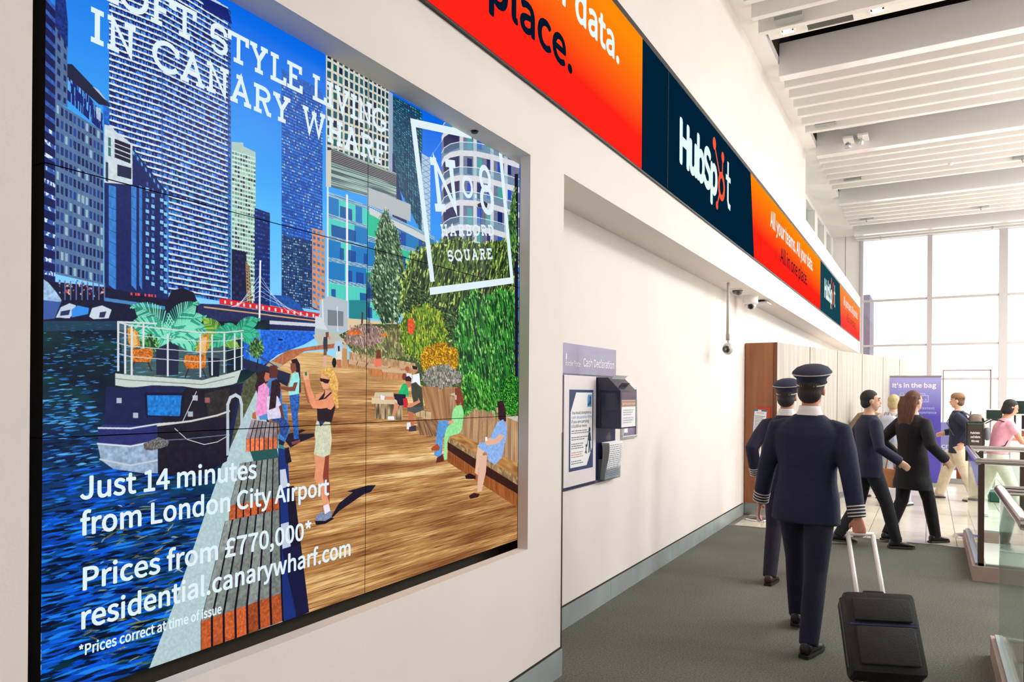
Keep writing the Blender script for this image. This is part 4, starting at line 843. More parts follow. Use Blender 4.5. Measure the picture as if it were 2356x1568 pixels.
# ------------------------------------------------------------ notices on the recess wall
def notice_board():
    t=thing('cash_notice_board','tall navy notice board about cash declarations on the white recess wall','notice board',(RX,4.42,.965))
    NAVY=mat('board_navy',(24,20,78),.3,coat=.4); HEAD=mat('board_header',(128,120,150),.35,.25,noise=.12,ns=2,coat=.4)
    # local: x out of wall, y along, z up
    box('backboard',(0,.012,0,1.01,0,.82),NAVY,t); box('header_panel',(0,.014,-.01,1.01,.822,1.035),HEAD,t)
    box('poster_panel',(.012,.02,.05,.60,.025,.812),mat('poster_paper',(226,220,222),.5),t)
    org=(.0215,0,0); U=(0,1,0); V=(0,0,1)
    pw=mat('paper_white',(238,238,240),.5); nb=mat('ink_navy',(40,56,100),.6); lb=mat('ink_pale_blue',(160,180,222),.6); ink=mat('ink_grey',(90,92,100),.7); org_=mat('ink_brown',(190,130,100),.7)
    p=box('poster',(.02,.0215,.13,.545,.13,.71),nb,t)
    bm=bmesh.new(); flat(bm,[(.15,.155),(.43,.155),(.525,.28),(.525,.69),(.24,.69),(.15,.55)],(.0222,0,0),U,V); obj('poster_face',bm,pw,t)
    o2=(.0228,0,0)
    for s,z,m,x1,c in (('You must complete a',.535,ink,.50,.021),('cash declaration form',.503,lb,.515,.021),('if you are carrying',.471,ink,.465,.021),('\u00a310,000 or more',.439,ink,.425,.021)):
        text_on(s,o2,U,V,.165,x1,z,c,m,t,bold=.012)
    R=random.Random(2)
    for k in range(16):
        z=.412-k*.0155
        if k in (2,5,9,13): continue
        bm=bmesh.new(); x=.165
        while x<(.36 if 3<k else .47)-R.random()*.05:
            w_=.012+R.random()*.03; flat(bm,[(x,z),(x+w_,z),(x+w_,z+.006),(x,z+.006)],o2,U,V); x+=w_+.006
        obj('small_print',bm,org_ if 9<k<13 else ink,t)
    bm=bmesh.new(); flat(bm,[(.435,.585),(.515,.585),(.515,.675),(.45,.675),(.435,.655)],o2,U,V); obj('pictogram',bm,mat('sky_blue_print',(90,160,210),.5),t)
    bm=bmesh.new(); o3=(.0234,0,0); flat(bm,[(.485+.012*math.cos(k*PI/5),.652+.012*math.sin(k*PI/5)) for k in range(10)],o3,U,V); stroke(bm,[(.485,.64),(.485,.60)],.02,o3,U,V); stroke(bm,[(.485,.63),(.455,.605)],.008,o3,U,V); bx(bm,.0232,.0236,.445,.465,.595,.61); obj('pictogram_figure',bm,nb,t)
    bm=bmesh.new(); flat(bm,[(.475+.016*math.cos(k*PI/5),.415+.02*math.sin(k*PI/5)) for k in range(10)],o3,U,V); stroke(bm,[(.475,.395),(.478,.335)],.035,o3,U,V); stroke(bm,[(.478,.34),(.465,.245)],.016,o3,U,V); stroke(bm,[(.482,.34),(.495,.25)],.016,o3,U,V); stroke(bm,[(.462,.385),(.448,.33),(.43,.29)],.009,o3,U,V); stroke(bm,[(.488,.385),(.503,.33)],.009,o3,U,V)
    flat(bm,[(.42+.012*math.cos(k*PI/5),.30+.012*math.sin(k*PI/5)) for k in range(10)],o3,U,V); stroke(bm,[(.418,.29),(.415,.262),(.400,.245)],.012,o3,U,V); stroke(bm,[(.416,.262),(.43,.24)],.01,o3,U,V); obj('printed_figures',bm,nb,t)
    TX=mat('header_letter',(240,236,240),.5); text_on('Border Force',(.0148,0,0),U,V,.075,.322,.878,.036,TX,t,bold=.012); text_on('Cash Declaration',(.0148,0,0),U,V,.375,.962,.882,.058,TX,t,bold=.016)
    bm=bmesh.new(); bx(bm,.014,.0150,.08,.098,.92,.96); bx(bm,.014,.015,.086,.092,.96,.975); obj('crest',bm,TX,t)
    # forms letter box
    b=thing('form_drop_box','dark navy sloping drop box for cash forms, mounted on the notice board','box',(RX+.012,5.03,1.385))
    NB=mat('box_navy',(16,14,54),.3,coat=.5)
    bm=bmesh.new(); prism(bm,[(0,0),(.20,0),(.20,.285),(.10,.385),(0,.385)],'y',0,.335); 
    for v_ in bm.verts: pass
    obj('body',bm,NB,b)
    for v0 in (): pass
    box('slot_panel',(0,.003,.10,.26,0,.05),BLACK,b).matrix_local=Matrix.Translation((.165,-.03,.325))@Matrix.Rotation(-PI/4,4,'Y')@Matrix.Rotation(PI/2,4,'Y')@Matrix.Translation((0,0,-.02))
    box('front_label',(.20,.2025,.02,.315,.01,.275),pw,b); box('label_header',(.2025,.2032,.02,.315,.215,.275),mat('print_mauve',(96,70,90),.5),b); box('label_band',(.2025,.2032,.02,.315,.165,.212),mat('print_tan',(176,130,96),.5),b)
    text_on('Cash Declaration Forms',(.2036,0,0),U,V,.03,.305,.179,.018,TX,b)
    for k,(s,z) in enumerate((('This deposit box is for Cash',.135),('Declaration Forms only. Please do not',.118),('deposit VAT Refund forms here.',.101),('VAT Refund forms found in this box',.075),('may not be declared and will not be',.058),('passed on.',.041))): text_on(s,(.2032,0,0),U,V,.05,.27-(k%3)*.02,z,.009,ink,b)
    box('top_label',(0,.001,.04,.30,0,.04),pw,b).matrix_local=Matrix.Translation((.112,0,.376))@Matrix.Rotation(PI/4,4,'Y')@Matrix.Rotation(-PI/2,4,'Y')@Matrix.Rotation(PI/2,4,'Y')
    # leaflet holder and its forms
    h=thing('leaflet_holder','clear leaflet holder at the foot of the navy notice board','leaflet holder',(RX+.012,5.09,.985))
    AC=mat('acrylic',(225,232,236),.05,trans=.9,ior=1.3)
    box('front_plate',(.05,.054,0,.32,0,.16),AC,h); box('side_plate',(0,.05,0,.004,0,.16),AC,h); box('side_plate',(0,.05,.316,.32,0,.16),AC,h); box('bottom_plate',(0,.054,0,.32,-.004,0),AC,h)
    f=thing('form_stack','stack of printed white forms curling in the clear leaflet holder','papers',(RX+.016,5.10,.988))
    R=random.Random(4)
    for k in range(7):
        bm=bmesh.new(); n=8; pr=[]
        for q in range(n+1):
            u=q/n; pr.append((.006+k*.005+.05*math.sin(u*PI*.9)*u*.6+.018*k*u*.25,u*.285))
        A=[(x,0.008+.002*k,z) for x,z in pr]; B=[(x,.285+.002*k,z) for x,z in pr]
        va=[bm.verts.new(p_) for p_ in A]; vb=[bm.verts.new(p_) for p_ in B]
        for q in range(n): bm.faces.new((va[q],vb[q],vb[q+1],va[q+1]))
        obj('form_sheet',bm,pw,f,smooth=True)
        if k==6:
            for q in range(16):
                z=.02+q*.016; u=z/.285; x=.006+k*.005+.05*math.sin(u*PI*.9)*u*.6+.018*k*u*.25+.0012; bm=bmesh.new()
                y=.03
                while y<.27: w_=.02+R.random()*.05; flat(bm,[(y,0),(min(y+w_,.275),0),(min(y+w_,.275),.004),(y,.004)],(x,0,z),U,V); y+=w_+.012
                obj('printed_line',bm,ink,f)
    # framed poster further on
    g=thing('framed_poster','silver-framed purple travel poster beside the notice board','poster',(RX,5.575,1.272))
    SI=mat('silver_frame',(206,212,210),.25,.7)
    for a in ((0,.022,0,.34,0,.025),(0,.022,0,.34,.41,.435),(0,.022,0,.025,.025,.41),(0,.022,.315,.34,.025,.41)): box('frame_bar',a,SI,g,bev=.004)
    box('print',(0,.01,.025,.315,.025,.41),mat('poster_purple',(72,60,104),.4,noise=.3,ns=6,c2=(150,130,160)),g)
    bm=bmesh.new(); 
    for k in range(9): y=.05+k*.025; bx(bm,.0102,.0106,y,y+.02,.27,.30+.05*math.sin(k*1.3)**2)
    obj('skyline_print',bm,mat('print_pink',(206,150,186),.5),g)
    for s,z in (('From 1 October',.262),('EU, EEA and Swiss',.235),('citizens will need a',.208),('passport to travel',.181),('to enter the UK',.154)): text_on(s,(.011,0,0),U,V,.04,.30,z,.016,TX,g,bold=.01)
    box('blank_label',(.010,.011,.05,.135,.05,.125),pw,g)
notice_board()
# ------------------------------------------------------------ cameras and plates under the soffit
SOF=2.935
t=thing('pole_camera','round white camera hanging on a long thin pole below the soffit','security camera',(-1.99,8.30,SOF))
bm=bmesh.new(); lathe(bm,[(.001,-.012),(.05,-.012),(.06,0)],20); obj('ceiling_rose',bm,WHITE,t)
bm=bmesh.new(); tube(bm,[(0,0,-.01),(-.004,-.002,-.62)],.016,12); obj('pole',bm,mat('grey_plastic',(190,186,180),.4),t,smooth=True)
bm=bmesh.new(); tube(bm,[(0,0,-.60),(0,0,-.66)],.022,10); tube(bm,[(0,0,-.66),(.006,0,-.71)],.008,8); bx(bm,-.02,.02,-.008,.008,-.67,-.655); obj('joint',bm,mat('grey_plastic2',(160,156,150),.4),t)
bm=bmesh.new(); bmesh.ops.create_uvsphere(bm,u_segments=24,v_segments=16,radius=.062); 
for v_ in bm.verts: v_.co=(v_.co.x,v_.co.y*1.15,v_.co.z*1.1-.765)
obj('camera_housing',bm,mat('camera_white',(200,196,190),.35),t,smooth=True)
bm=bmesh.new(); lathe(bm,[(.001,.07),(.036,.07),(.042,.06),(.042,.03)],20); o=obj('lens',bm,mat('lens_dark',(50,48,46),.15,coat=1),t,smooth=True); o.location=(0,0,-.765); o.rotation_euler=(PI/2+.15,0,-.1)
def dome(x,y,kind,label):
    t=thing('dome_camera',label,'security camera',(x,y,SOF))
    if kind: 
        bm=bmesh.new(); lathe(bm,[(.07,0),(.115,0),(.115,-.008),(.078,-.012)],24); obj('trim_ring',bm,WHITE,t)
        bm=bmesh.new(); lathe(bm,[(.066,-.008),(.062,-.035),(.045,-.06),(.02,-.072),(.001,-.074)],24); obj('dome',bm,mat('smoked_dome',(88,84,82),.1,coat=1),t,smooth=True)
    else:
        bm=bmesh.new(); lathe(bm,[(.10,0),(.10,-.012),(.095,-.03),(.095,-.10),(.08,-.115)],28); obj('housing',bm,WHITE,t)
        bm=bmesh.new(); lathe(bm,[(.078,-.112),(.07,-.15),(.045,-.178),(.001,-.188)],24); obj('dome',bm,mat('clear_dome',(206,202,202),.08,coat=1),t,smooth=True)
        bm=bmesh.new(); bmesh.ops.create_uvsphere(bm,u_segments=16,v_segments=10,radius=.045); [setattr(v_,'co',Vector((v_.co.x+.01,v_.co.y-.035,v_.co.z-.135))) for v_ in bm.verts]; obj('camera_eye',bm,BLACK,t,smooth=True)
dome(-2.04,8.98,1,'flush dark dome camera with white ring next to the camera pole'); dome(-2.02,9.62,0,'bulky white drum-shaped dome camera under the soffit')
t=thing('soffit_plate','thin grey-white rectangular plate behind the drum-shaped dome camera','access point',(-1.99,10.2,SOF)); box('mount',(-.05,.05,-.08,.08,-.03,0),DARKM,t); box('plate',(-.1,.1,-.16,.16,-.05,-.03),mat('plate_grey',(205,206,202),.4),t,bev=.01)
# spot under the niche lintel
t=thing('niche_sensor','tiny dark sensor under the top edge of the big screen niche','sensor',(-1.93,2.93,2.927)); bm=bmesh.new(); lathe(bm,[(.001,-.01),(.014,-.01),(.02,0)],14); obj('sensor_body',bm,DARKM,t)
# ------------------------------------------------------------ wooden cabinet end and pale panelled partition
WOOD=mat('walnut_veneer',(134,82,50),.45,noise=.22,ns=3.2,stretch=(3,3,.35),c2=(166,106,68))
t=thing('wooden_cabinet','tall brown wood-veneer cabinet end at the far end of the white recess wall','cabinet',(-1.99,10.15,0))
box('side_panel',(-.205,.165,0,.5,.163,2.356),WOOD,t); box('edge_strip',(.17,.212,-.004,.5,.163,2.356),mat('walnut_edge',(116,70,44),.4,noise=.2,ns=3,stretch=(3,3,.4)),t); box('shadow_gap',(.164,.171,.01,.5,.163,2.35),DARKM,t)
box('plinth',(-.205,.212,.01,.5,0,.16),STEEL,t)
PALE=mat('pale_ash_panel',(166,158,146),.55,noise=.10,ns=2.6,stretch=(5,5,.25),c2=(194,187,177))
t=thing('panelled_partition','long pale wood-panelled partition running back from the brown cabinet','partition',(-1.778,10.15,0))
pts=[(-1.778,10.15),(-1.519,11.3),(-1.26,12.4),(-.99,13.55),(-.73,14.7),(-.50,15.7),(-.37,16.27)]
for i in range(6):
    (x0,y0),(x1,y1)=pts[i],pts[i+1]; L=math.hypot(x1-x0,y1-y0); a=math.atan2(y1-y0,x1-x0)
    bm=bmesh.new(); bx(bm,.012,L-.012,0,.03,.1,2.356); o=obj('wood_panel',bm,PALE,t); o.location=(x0+1.778,y0-10.15,0); o.rotation_euler=(0,0,a)
    bm=bmesh.new(); bx(bm,0,L,.03,.06,0,2.35); o=obj('backing',bm,DARKM,t); o.location=(x0+1.778,y0-10.15,0); o.rotation_euler=(0,0,a)
    bm=bmesh.new(); bx(bm,0,L,.0,.03,0,.1); o=obj('plinth',bm,STEEL,t); o.location=(x0+1.778,y0-10.15,0); o.rotation_euler=(0,0,a)
# ------------------------------------------------------------ stanchions with signs
def stanchion(x,y,label,sign,h=1.0):
    t=thing('stanchion',label,'stanchion',(x,y,0))
    bm=bmesh.new(); lathe(bm,[(.001,0),(.17,0),(.17,.012),(.16,.028),(.04,.04),(.001,.042)],32); obj('base',bm,CHROME,t,smooth=False); autosmooth(t.children[0])
    bm=bmesh.new(); tube(bm,[(0,0,.03),(0,0,h)],.026,16); obj('post',bm,CHROME,t,smooth=True)
    return t
s=stanchion(-1.93,9.78,'steel stanchion with round base in front of the brown cabinet',1)
g=thing('paper_sign','white printed sheet in a slim holder on the stanchion by the brown cabinet','sign',(-1.93,9.74,1.03)); 
box('holder',(-.085,.085,-.012,0,0,.43),mat('holder_grey',(120,122,128),.3,.5),g); box('sheet',(-.075,.075,-.014,-.012,.01,.40),mat('paper_white',(238,238,240),.5),g); box('clip',(-.03,.01,-.02,-.012,.40,.42),WHITE,g)
for k in range(17): box('printed_line',(-.065,.04+.02*((k*7)%3),-.0146,-.014,.03+k*.019,.036+k*.019),mat('ink_grey',(90,92,100),.7),g)
box('header_line',(-.045,.045,-.0146,-.014,.372,.386),mat('print_pale_pink',(220,180,190),.6),g)
g.rotation_euler=(0,.06,.1)
r=tag(box('red_arrow_notice',(-2.03,-1.86,10.140,10.149,1.0,1.48),mat('notice_red',(196,60,36),.5),None),'red notice on the brown cabinet behind the paper sign','notice')
s=stanchion(.42,9.90,'steel stanchion with round base at the corner of the glass railing',1)
g=thing('direction_sign','black sign with white words and an arrow pointing right','sign',(.455,9.85,.90))
box('frame',(-.095,.095,-.012,.012,0,.46),BLACK,g,bev=.004); box('face',(-.078,.078,-.0135,-.012,.02,.445),mat('sign_face',(58,46,40),.35),g)
bm=bmesh.new(); stroke(bm,[(-.08,.447),(-.08,.43),(.08,.43),(.08,.447)],.005,(0,-.014,0),(1,0,0),(0,0,1)); obj('edge_line',bm,mat('green_line',(60,130,90),.4),g)
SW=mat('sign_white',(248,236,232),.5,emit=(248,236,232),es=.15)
for s_,z,a,b in (('Pushchairs',.315,-.05,.05),('and infants',.268,-.05,.055),('this way',.221,-.04,.042)): text_on(s_,(0,-.0142,0),(1,0,0),(0,0,1),a,b,z,.024,SW,g,bold=.02)
bm=bmesh.new(); flat(bm,[(-.055,.12),(.025,.115),(.025,.098),(.068,.132),(.025,.166),(.025,.149),(-.055,.149)],(0,-.0142,0),(1,0,0),(0,0,1)); obj('arrow',bm,SW,g)
g.rotation_euler=(0,0,.42)
# ------------------------------------------------------------ glass balustrades round the stair openings
GL=mat('railing_glass',(236,247,243),.02,trans=1,ior=1.12,spec=.6)
def balustrade(y0,y1,x1,label,posts):
    X=.365; t=thing('balustrade',label,'railing',(X,y0,0))
    f=lambda x,y:(x-X,y-y0)
    ST=mat('plinth_stone',(170,148,138),.55,noise=.08,ns=5)
    # plinth: blocks round the opening
    n=int((x1-X)/.42)+1
    for k in range(n): box('plinth_block',(k*.42-.02+.003 if k else -.02,min(k*.42+.40,x1-X),-.03,.09,0,.13),ST,t)
    for k in range(n): box('plinth_block',(k*.42-.02+.003 if k else -.02,min(k*.42+.40,x1-X),y1-y0-.06,y1-y0+.06,0,.13),ST,t)
    m=max(1,int((y1-y0)/.8)); L=(y1-y0-.15)/m
    for k in range(m): box('plinth_block',(-.02,.09,.09+k*L+.002,.09+(k+1)*L-.002,0,.13),ST,t)
    box('clamp_channel',(.0,.07,.0,y1-y0,.13,.155),STEEL,t); box('clamp_channel',(.08,x1-X,0,.05,.13,.15),STEEL,t); box('clamp_channel',(.08,x1-X,y1-y0-.04,y1-y0,.13,.15),STEEL,t)
    box('inner_floor',(.09,x1-X,.09,y1-y0-.06,.0,.02),mat('inner_white',(222,218,212),.4),t)
    box('glass_panel',(.02,.032,.03,y1-y0-.0,.13,1.04),GL,t); box('glass_panel',(.06,x1-X,.015,.027,.13,1.04),GL,t); box('glass_panel',(.03,x1-X,y1-y0-.03,y1-y0-.018,.13,1.04),GL,t)
    bm=bmesh.new(); tube(bm,[(.02,-.005,1.065),(.02,y1-y0-.01,1.065)],.030,18); obj('handrail',bm,CHROME,t); bm=bmesh.new(); tube(bm,[(.0,.02,1.065),(x1-X,.02,1.065)],.030,18); obj('handrail',bm,CHROME,t); bm=bmesh.new(); tube(bm,[(.0,y1-y0-.02,1.065),(x1-X,y1-y0-.02,1.065)],.030,18); obj('handrail',bm,CHROME,t)
    for o in t.children:
        if o.name.startswith('handrail'): autosmooth(o)
    PM=mat('post_bronze',(104,86,78),.3,.8)
    for px_ in posts: box('post',(px_[0],px_[0]+.045,px_[1],px_[1]+.045,.13,1.04),PM,t)
balustrade(7.66,9.62,4.2,'glass balustrade with steel handrail around the stair opening, by the tiled floor',[(.022,.0),(2.2,0),(.5,1.92)])
balustrade(4.02,5.42,3.6,'nearest glass balustrade, cut off by the right edge of the picture',[(.022,0.0)])
# ------------------------------------------------------------ far hall: banners, kiosk, desk
def banner():
    t=thing('pull_up_banner','blue-purple pull-up banner headed It\'s in the bag','banner',(-.245,15.1,0),-.0)
    m=grad('banner_print',(168,168,226),(78,66,168),.62,1.0,0)
    for nd in m.node_tree.nodes: 
        if nd.type=='EMISSION': em=nd
    b=m.node_tree.nodes.new('ShaderNodeBsdfPrincipled'); b.inputs['Roughness'].default_value=.5; src=em.inputs[0].links[0].from_socket; m.node_tree.links.new(src,b.inputs[0]); o_=[q for q in m.node_tree.nodes if q.type=='OUTPUT_MATERIAL'][0]; m.node_tree.links.new(b.outputs[0],o_.inputs[0])
    box('banner_sheet',(-.43,.43,0,.004,.08,2.0),m,t); box('top_bar',(-.44,.44,-.01,.014,1.99,2.02),CHROME,t); box('base_cassette',(-.45,.45,-.08,.08,0,.08),STEEL,t,bev=.01); bm=bmesh.new(); tube(bm,[(0,.03,.05),(0,.03,2.0)],.012,8); obj('support_pole',bm,STEEL,t)
    W=mat('banner_white',(250,240,244),.5); G=mat('banner_green',(176,196,160),.5); P=mat('banner_pale',(176,190,236),.5); org=(0,-.0012,0); U=(1,0,0); V=(0,0,1)
    text_on("It's in the bag",org,U,V,-.345,.35,1.80,.078,W,t,bold=.03)
    bm=bmesh.new(); stroke(bm,[(-.24,1.53),(-.24,1.655),(-.145,1.655),(-.145,1.53)],.012,org,U,V,closed=True); 
    for x in (-.215,-.193,-.171): stroke(bm,[(x,1.56),(x,1.63)],.009,org,U,V)
    stroke(bm,[(-.22,1.66),(-.215,1.70),(-.17,1.70),(-.165,1.66)],.010,org,U,V); obj('suitcase_icon',bm,G,t)
    bm=bmesh.new(); stroke(bm,[(.07,1.54),(.07,1.655),(.23,1.655),(.23,1.54)],.013,org,U,V,closed=True); stroke(bm,[(.09,1.66),(.10,1.69),(.17,1.69),(.18,1.66)],.012,org,U,V); stroke(bm,arc(.19,1.575,.014,.014,0,360,10),.007,org,U,V); obj('bag_icon',bm,P,t)
    text_on('To enjoy the fastest',org,U,V,-.33,.33,1.405,.042,P,t,bold=.01); text_on('airport Security experience',org,U,V,-.36,.36,1.325,.042,P,t,bold=.01)
banner()
t=thing('low_banner_stand','low blue stand lettered CITY AIRPORT behind the queue','banner',(.40,15.9,0))
box('panel',(-.36,.30,0,.02,.25,1.15),mat('stand_lilac',(140,140,190),.5),t); box('blue_edge',(.12,.31,-.002,.02,.30,.80),mat('stand_blue',(20,50,170),.5),t); box('orange_foot',(.05,.31,-.003,.02,.10,.30),mat('stand_brown',(150,70,40),.5),t); box('base',(-.36,.31,-.08,.12,0,.1),STEEL,t)
text_on('CITY',(0,-.004,0),(1,0,0),(0,0,1),-.19,.02,.66,.06,mat('banner_white',(250,240,244),.5),t,bold=.03); text_on('AIRPORT',(0,-.004,0),(1,0,0),(0,0,1),-.19,.11,.58,.06,mat('banner_white',(250,240,244),.5),t,bold=.03)
t=thing('glass_screen','tall clear screen with thin dark frame right of the blue banner','screen divider',(.66,17.4,0))
for a in ((-.40,.42,0,.03,2.17,2.19),(.40,.425,0,.03,0,2.19),(-.42,-.40,0,.03,0,2.19)): box('frame_bar',a,mat('frame_rose',(150,120,124),.4),t)
box('glass_sheet',(-.4,.4,.01,.016,.1,2.17),PANE,t)
t=thing('check_in_kiosk','white check-in kiosk pillar with small dark screen in front of the pink-shirted person','kiosk',(1.17,13.6,0))
KW=mat('kiosk_white',(232,230,230),.35)
box('column',(-.08,.12,-.06,.06,0.16,.98),KW,t,bev=.01); box('base',(-.35,.35,-.2,.2,0,.16),mat('kiosk_green',(30,84,76),.4),t,bev=.02); box('neck',(.0,.07,-.03,.03,.98,1.45),KW,t); box('screen_frame',(-.12,.12,-.04,-.01,1.36,1.60),KW,t); box('screen_glass',(-.10,.10,-.042,-.04,1.38,1.58),mat('dark_screen',(30,50,44),.2),t)
t=thing('service_desk','brown wood-fronted desk with black top band at the right edge','desk',(2.1,14.9,0))
for k in range(5): box('wood_board',(-.8,1.2,0,.04,.25+k*.165,.41+k*.165),mat('desk_wood',(150,92,62),.4,noise=.15,ns=3,stretch=(.4,3,3)),t)
box('toe_kick',(-.8,1.2,.03,.3,0,.25),STEEL,t); box('worktop',(-.85,1.25,-.05,.7,1.075,1.10),KW,t); box('black_band',(-.85,1.25,-.06,-.03,1.10,1.34),BLACK,t); box('door_post',(-.12,-.06,-.05,.0,0,1.05),STEEL,t); box('plus_plate',(-.02-.1,.0,-.06,-.05,.85,.93),KW,t)
t=thing('desk_monitor','small dark monitor above the direction sign','monitor',(1.02,15.6,0)); box('stand',(-.02,.02,0,.04,0,1.25),KW,t); box('display',(-.14,.14,-.02,.02,1.22,1.42),KW,t); box('display_glass',(-.12,.12,-.024,-.02,1.24,1.40),mat('dark_screen',(30,50,44),.2),t)
t=thing('beige_column','beige upright panel at the far right edge','column',(2.75,17.5,0)); box('column_face',(-.25,.45,0,.3,0,2.35),mat('beige_panel',(206,186,168),.6),t); box('column_foot',(-.26,.46,-.01,.3,0,.12),STEEL,t)
# ------------------------------------------------------------ people
def remesh(name,bm,voxel,m,parent,smooth_it=4,label=None):
    bmesh.ops.recalc_face_normals(bm,faces=bm.faces[:]); me=bpy.data.meshes.new(name); bm.to_mesh(me); bm.free()
    o=bpy.data.objects.new(name,me); C.objects.link(o)
    r=o.modifiers.new('r','REMESH'); r.mode='VOXEL'; r.voxel_size=voxel
    s=o.modifiers.new('s','SMOOTH'); s.factor=.5; s.iterations=smooth_it
    dg=bpy.context.evaluated_depsgraph_get(); me2=bpy.data.meshes.new_from_object(o.evaluated_get(dg)); o.modifiers.clear(); o.data=me2; bpy.data.meshes.remove(me); me2.name=name
    me2.materials.clear(); me2.materials.append(m); me2.polygons.foreach_set('use_smooth',[True]*len(me2.polygons)); o.parent=parent
    if label: o['label']=label
    return o
def ell3(bm,c,r,rot=None,seg=20):
    g=bmesh.ops.create_uvsphere(bm,u_segments=seg,v_segments=seg*2//3,radius=1)
    for v in g['verts']:
        p=Vector((v.co.x*r[0],v.co.y*r[1],v.co.z*r[2]))
        if rot: p=rot@p
        v.co=p+Vector(c)
def ik(a,c,l1,l2,pole):
    a=Vector(a);c=Vector(c);d=c-a;L=min(d.length,(l1+l2)*.998); d.normalize(); x=(l1*l1-l2*l2+L*L)/(2*L); h=math.sqrt(max(0,l1*l1-x*x))
    p=Vector(pole); p=(p-d*p.dot(d)).normalized(); return a+d*x+p*h, a+d*L
def lerp(a,b,t): return Vector(a)*(1-t)+Vector(b)*t
def head(bm,c,k,yaw=0,pitch=0):
    R=Matrix.Rotation(yaw,3,'Z')@Matrix.Rotation(pitch,3,'X'); T=lambda x,y,z:Vector(c)+R@Vector((x*k,y*k,z*k))
    ell3(bm,T(0,-.008,.025),(.076*k,.094*k,.092*k),R); ell3(bm,T(0,.018,-.035),(.060*k,.070*k,.078*k),R); ell3(bm,T(0,.045,-.085),(.032*k,.032*k,.028*k),R)
    tube(bm,[T(0,.082,.012),T(0,.104,-.022),T(0,.092,-.034)],[.009*k,.015*k,.012*k],8); ell3(bm,T(0,.084,-.057),(.024*k,.012*k,.010*k),R,10)
    tube(bm,[T(-.045,.078,.028),T(0,.088,.03),T(.045,.078,.028)],.010*k,8)
    for s in (-1,1): ell3(bm,T(s*.078,-.005,-.005),(.010*k,.020*k,.032*k),R,10)
    return R,T
def face_parts(T,R,k,p,lip=(170,90,84)):
    for s in (-1,1):
        bm=bmesh.new(); ell3(bm,T(s*.031,.0805,.010),(.013*k,.006*k,.0075*k),R,10); obj('eye',bm,mat('eye_white',(232,228,224),.3),p,smooth=True)
        bm=bmesh.new(); ell3(bm,T(s*.031,.086,.010),(.006*k,.003*k,.006*k),R,8); obj('iris',bm,mat('iris_dark',(40,26,20),.2),p,smooth=True)
        bm=bmesh.new(); tube(bm,[T(s*.015,.091,.031),T(s*.034,.088,.037),T(s*.052,.074,.031)],.004*k,6); obj('eyebrow',bm,mat('brow_dark',(44,32,26),.8),p)
    bm=bmesh.new(); ell3(bm,T(0,.093,-.056),(.022*k,.006*k,.006*k),R,10); obj('lips',bm,mat('lips_%d'%lip[0],lip,.5),p,smooth=True)
def hand(bm,w,d,side,curl,k=1.,palm=None):
    "w wrist, d pointing direction, palm = palm normal"
    d=Vector(d).normalized(); n=Vector(palm if palm else (side*-1,0,0)); n=(n-d*n.dot(d)).normalized(); s=d.cross(n).normalized()  # s across the knuckles
    w=Vector(w); c=w+d*.045*k
    rings=[]
    for t,hw,hd in ((0,.027,.020),(.02,.034,.017),(.06,.041,.015),(.088,.040,.013)):
        rings.append([tuple(w+d*t*k+s*math.cos(a)*hw*k+n*math.sin(a)*hd*k) for a in [2*PI*i/14 for i in range(14)]])
    loft(bm,rings)
    for i,(off,L) in enumerate(((-.030,.062),(-.010,.072),(.010,.068),(.029,.054))):
        p=w+d*.078*k+s*off*k; pts=[w+d*.05*k+s*off*.8*k,p]; a=curl*.35
        for q in range(3):
            L2=L*(.46,.30,.24)[q]*k; a_=a; p=p+(d*math.cos(a_)+n*math.sin(a_))*L2; pts.append(p); a+=curl*.75
        tube(bm,pts,[.0095*k,.0095*k,.0088*k,.0082*k,.0065*k],8)
    th=-1 if True else 1
    b=w+d*.02*k+s*th*.028*k; tube(bm,[w+d*.012*k+s*th*.01*k,b,b+(d*.6+s*th*.55+n*.5).normalized()*.034*k,b+(d*.6+s*th*.55+n*.5).normalized()*.034*k+(d*.85+n*.5).normalized()*.028*k],[.016*k,.0125*k,.0105*k,.008*k],8)
def shoe(name,T,yaw,m,sole,p,k=1.,lift=0):
    "T ankle-ground point"
    R=Matrix.Rotation(yaw,3,'Z')@Matrix.Rotation(-lift,3,'X'); f=lambda x,y,z:tuple(Vector(T)+R@Vector((x*k,y*k,z*k)))
    bm=bmesh.new(); rings=[]
    for y,hw,h in ((-.075,.022,.05),(-.065,.034,.075),(-.03,.038,.092),(.02,.040,.085),(.07,.045,.062),(.12,.048,.048),(.16,.042,.038),(.19,.022,.026)):
        rings.append([f(hw*math.cos(a),y,.012+max(0,h)*.5+ h*.5*math.sin(a)) for a in [2*PI*i/14 for i in range(14)]])
    loft(bm,rings); o=obj(name,bm,m,p,smooth=True)
    bm=bmesh.new(); P=[(-.03,-.085),(.03,-.085),(.042,-.02),(.044,.05),(.052,.11),(.044,.17),(.0,.2),(-.044,.17),(-.052,.11),(-.044,.05),(-.042,-.02)]
    loft(bm,[[f(x,y,0) for x,y in P],[f(x,y,.02) for x,y in P]]); obj('sole',bm,sole,o)
    bm=bmesh.new()
    for q in range(3): tube(bm,[f(-.02,.035+q*.02,.098-q*.012),f(.02,.04+q*.02,.098-q*.012)],.0032*k,6)
    obj('laces',bm,sole if name=='sneaker' else m,o)
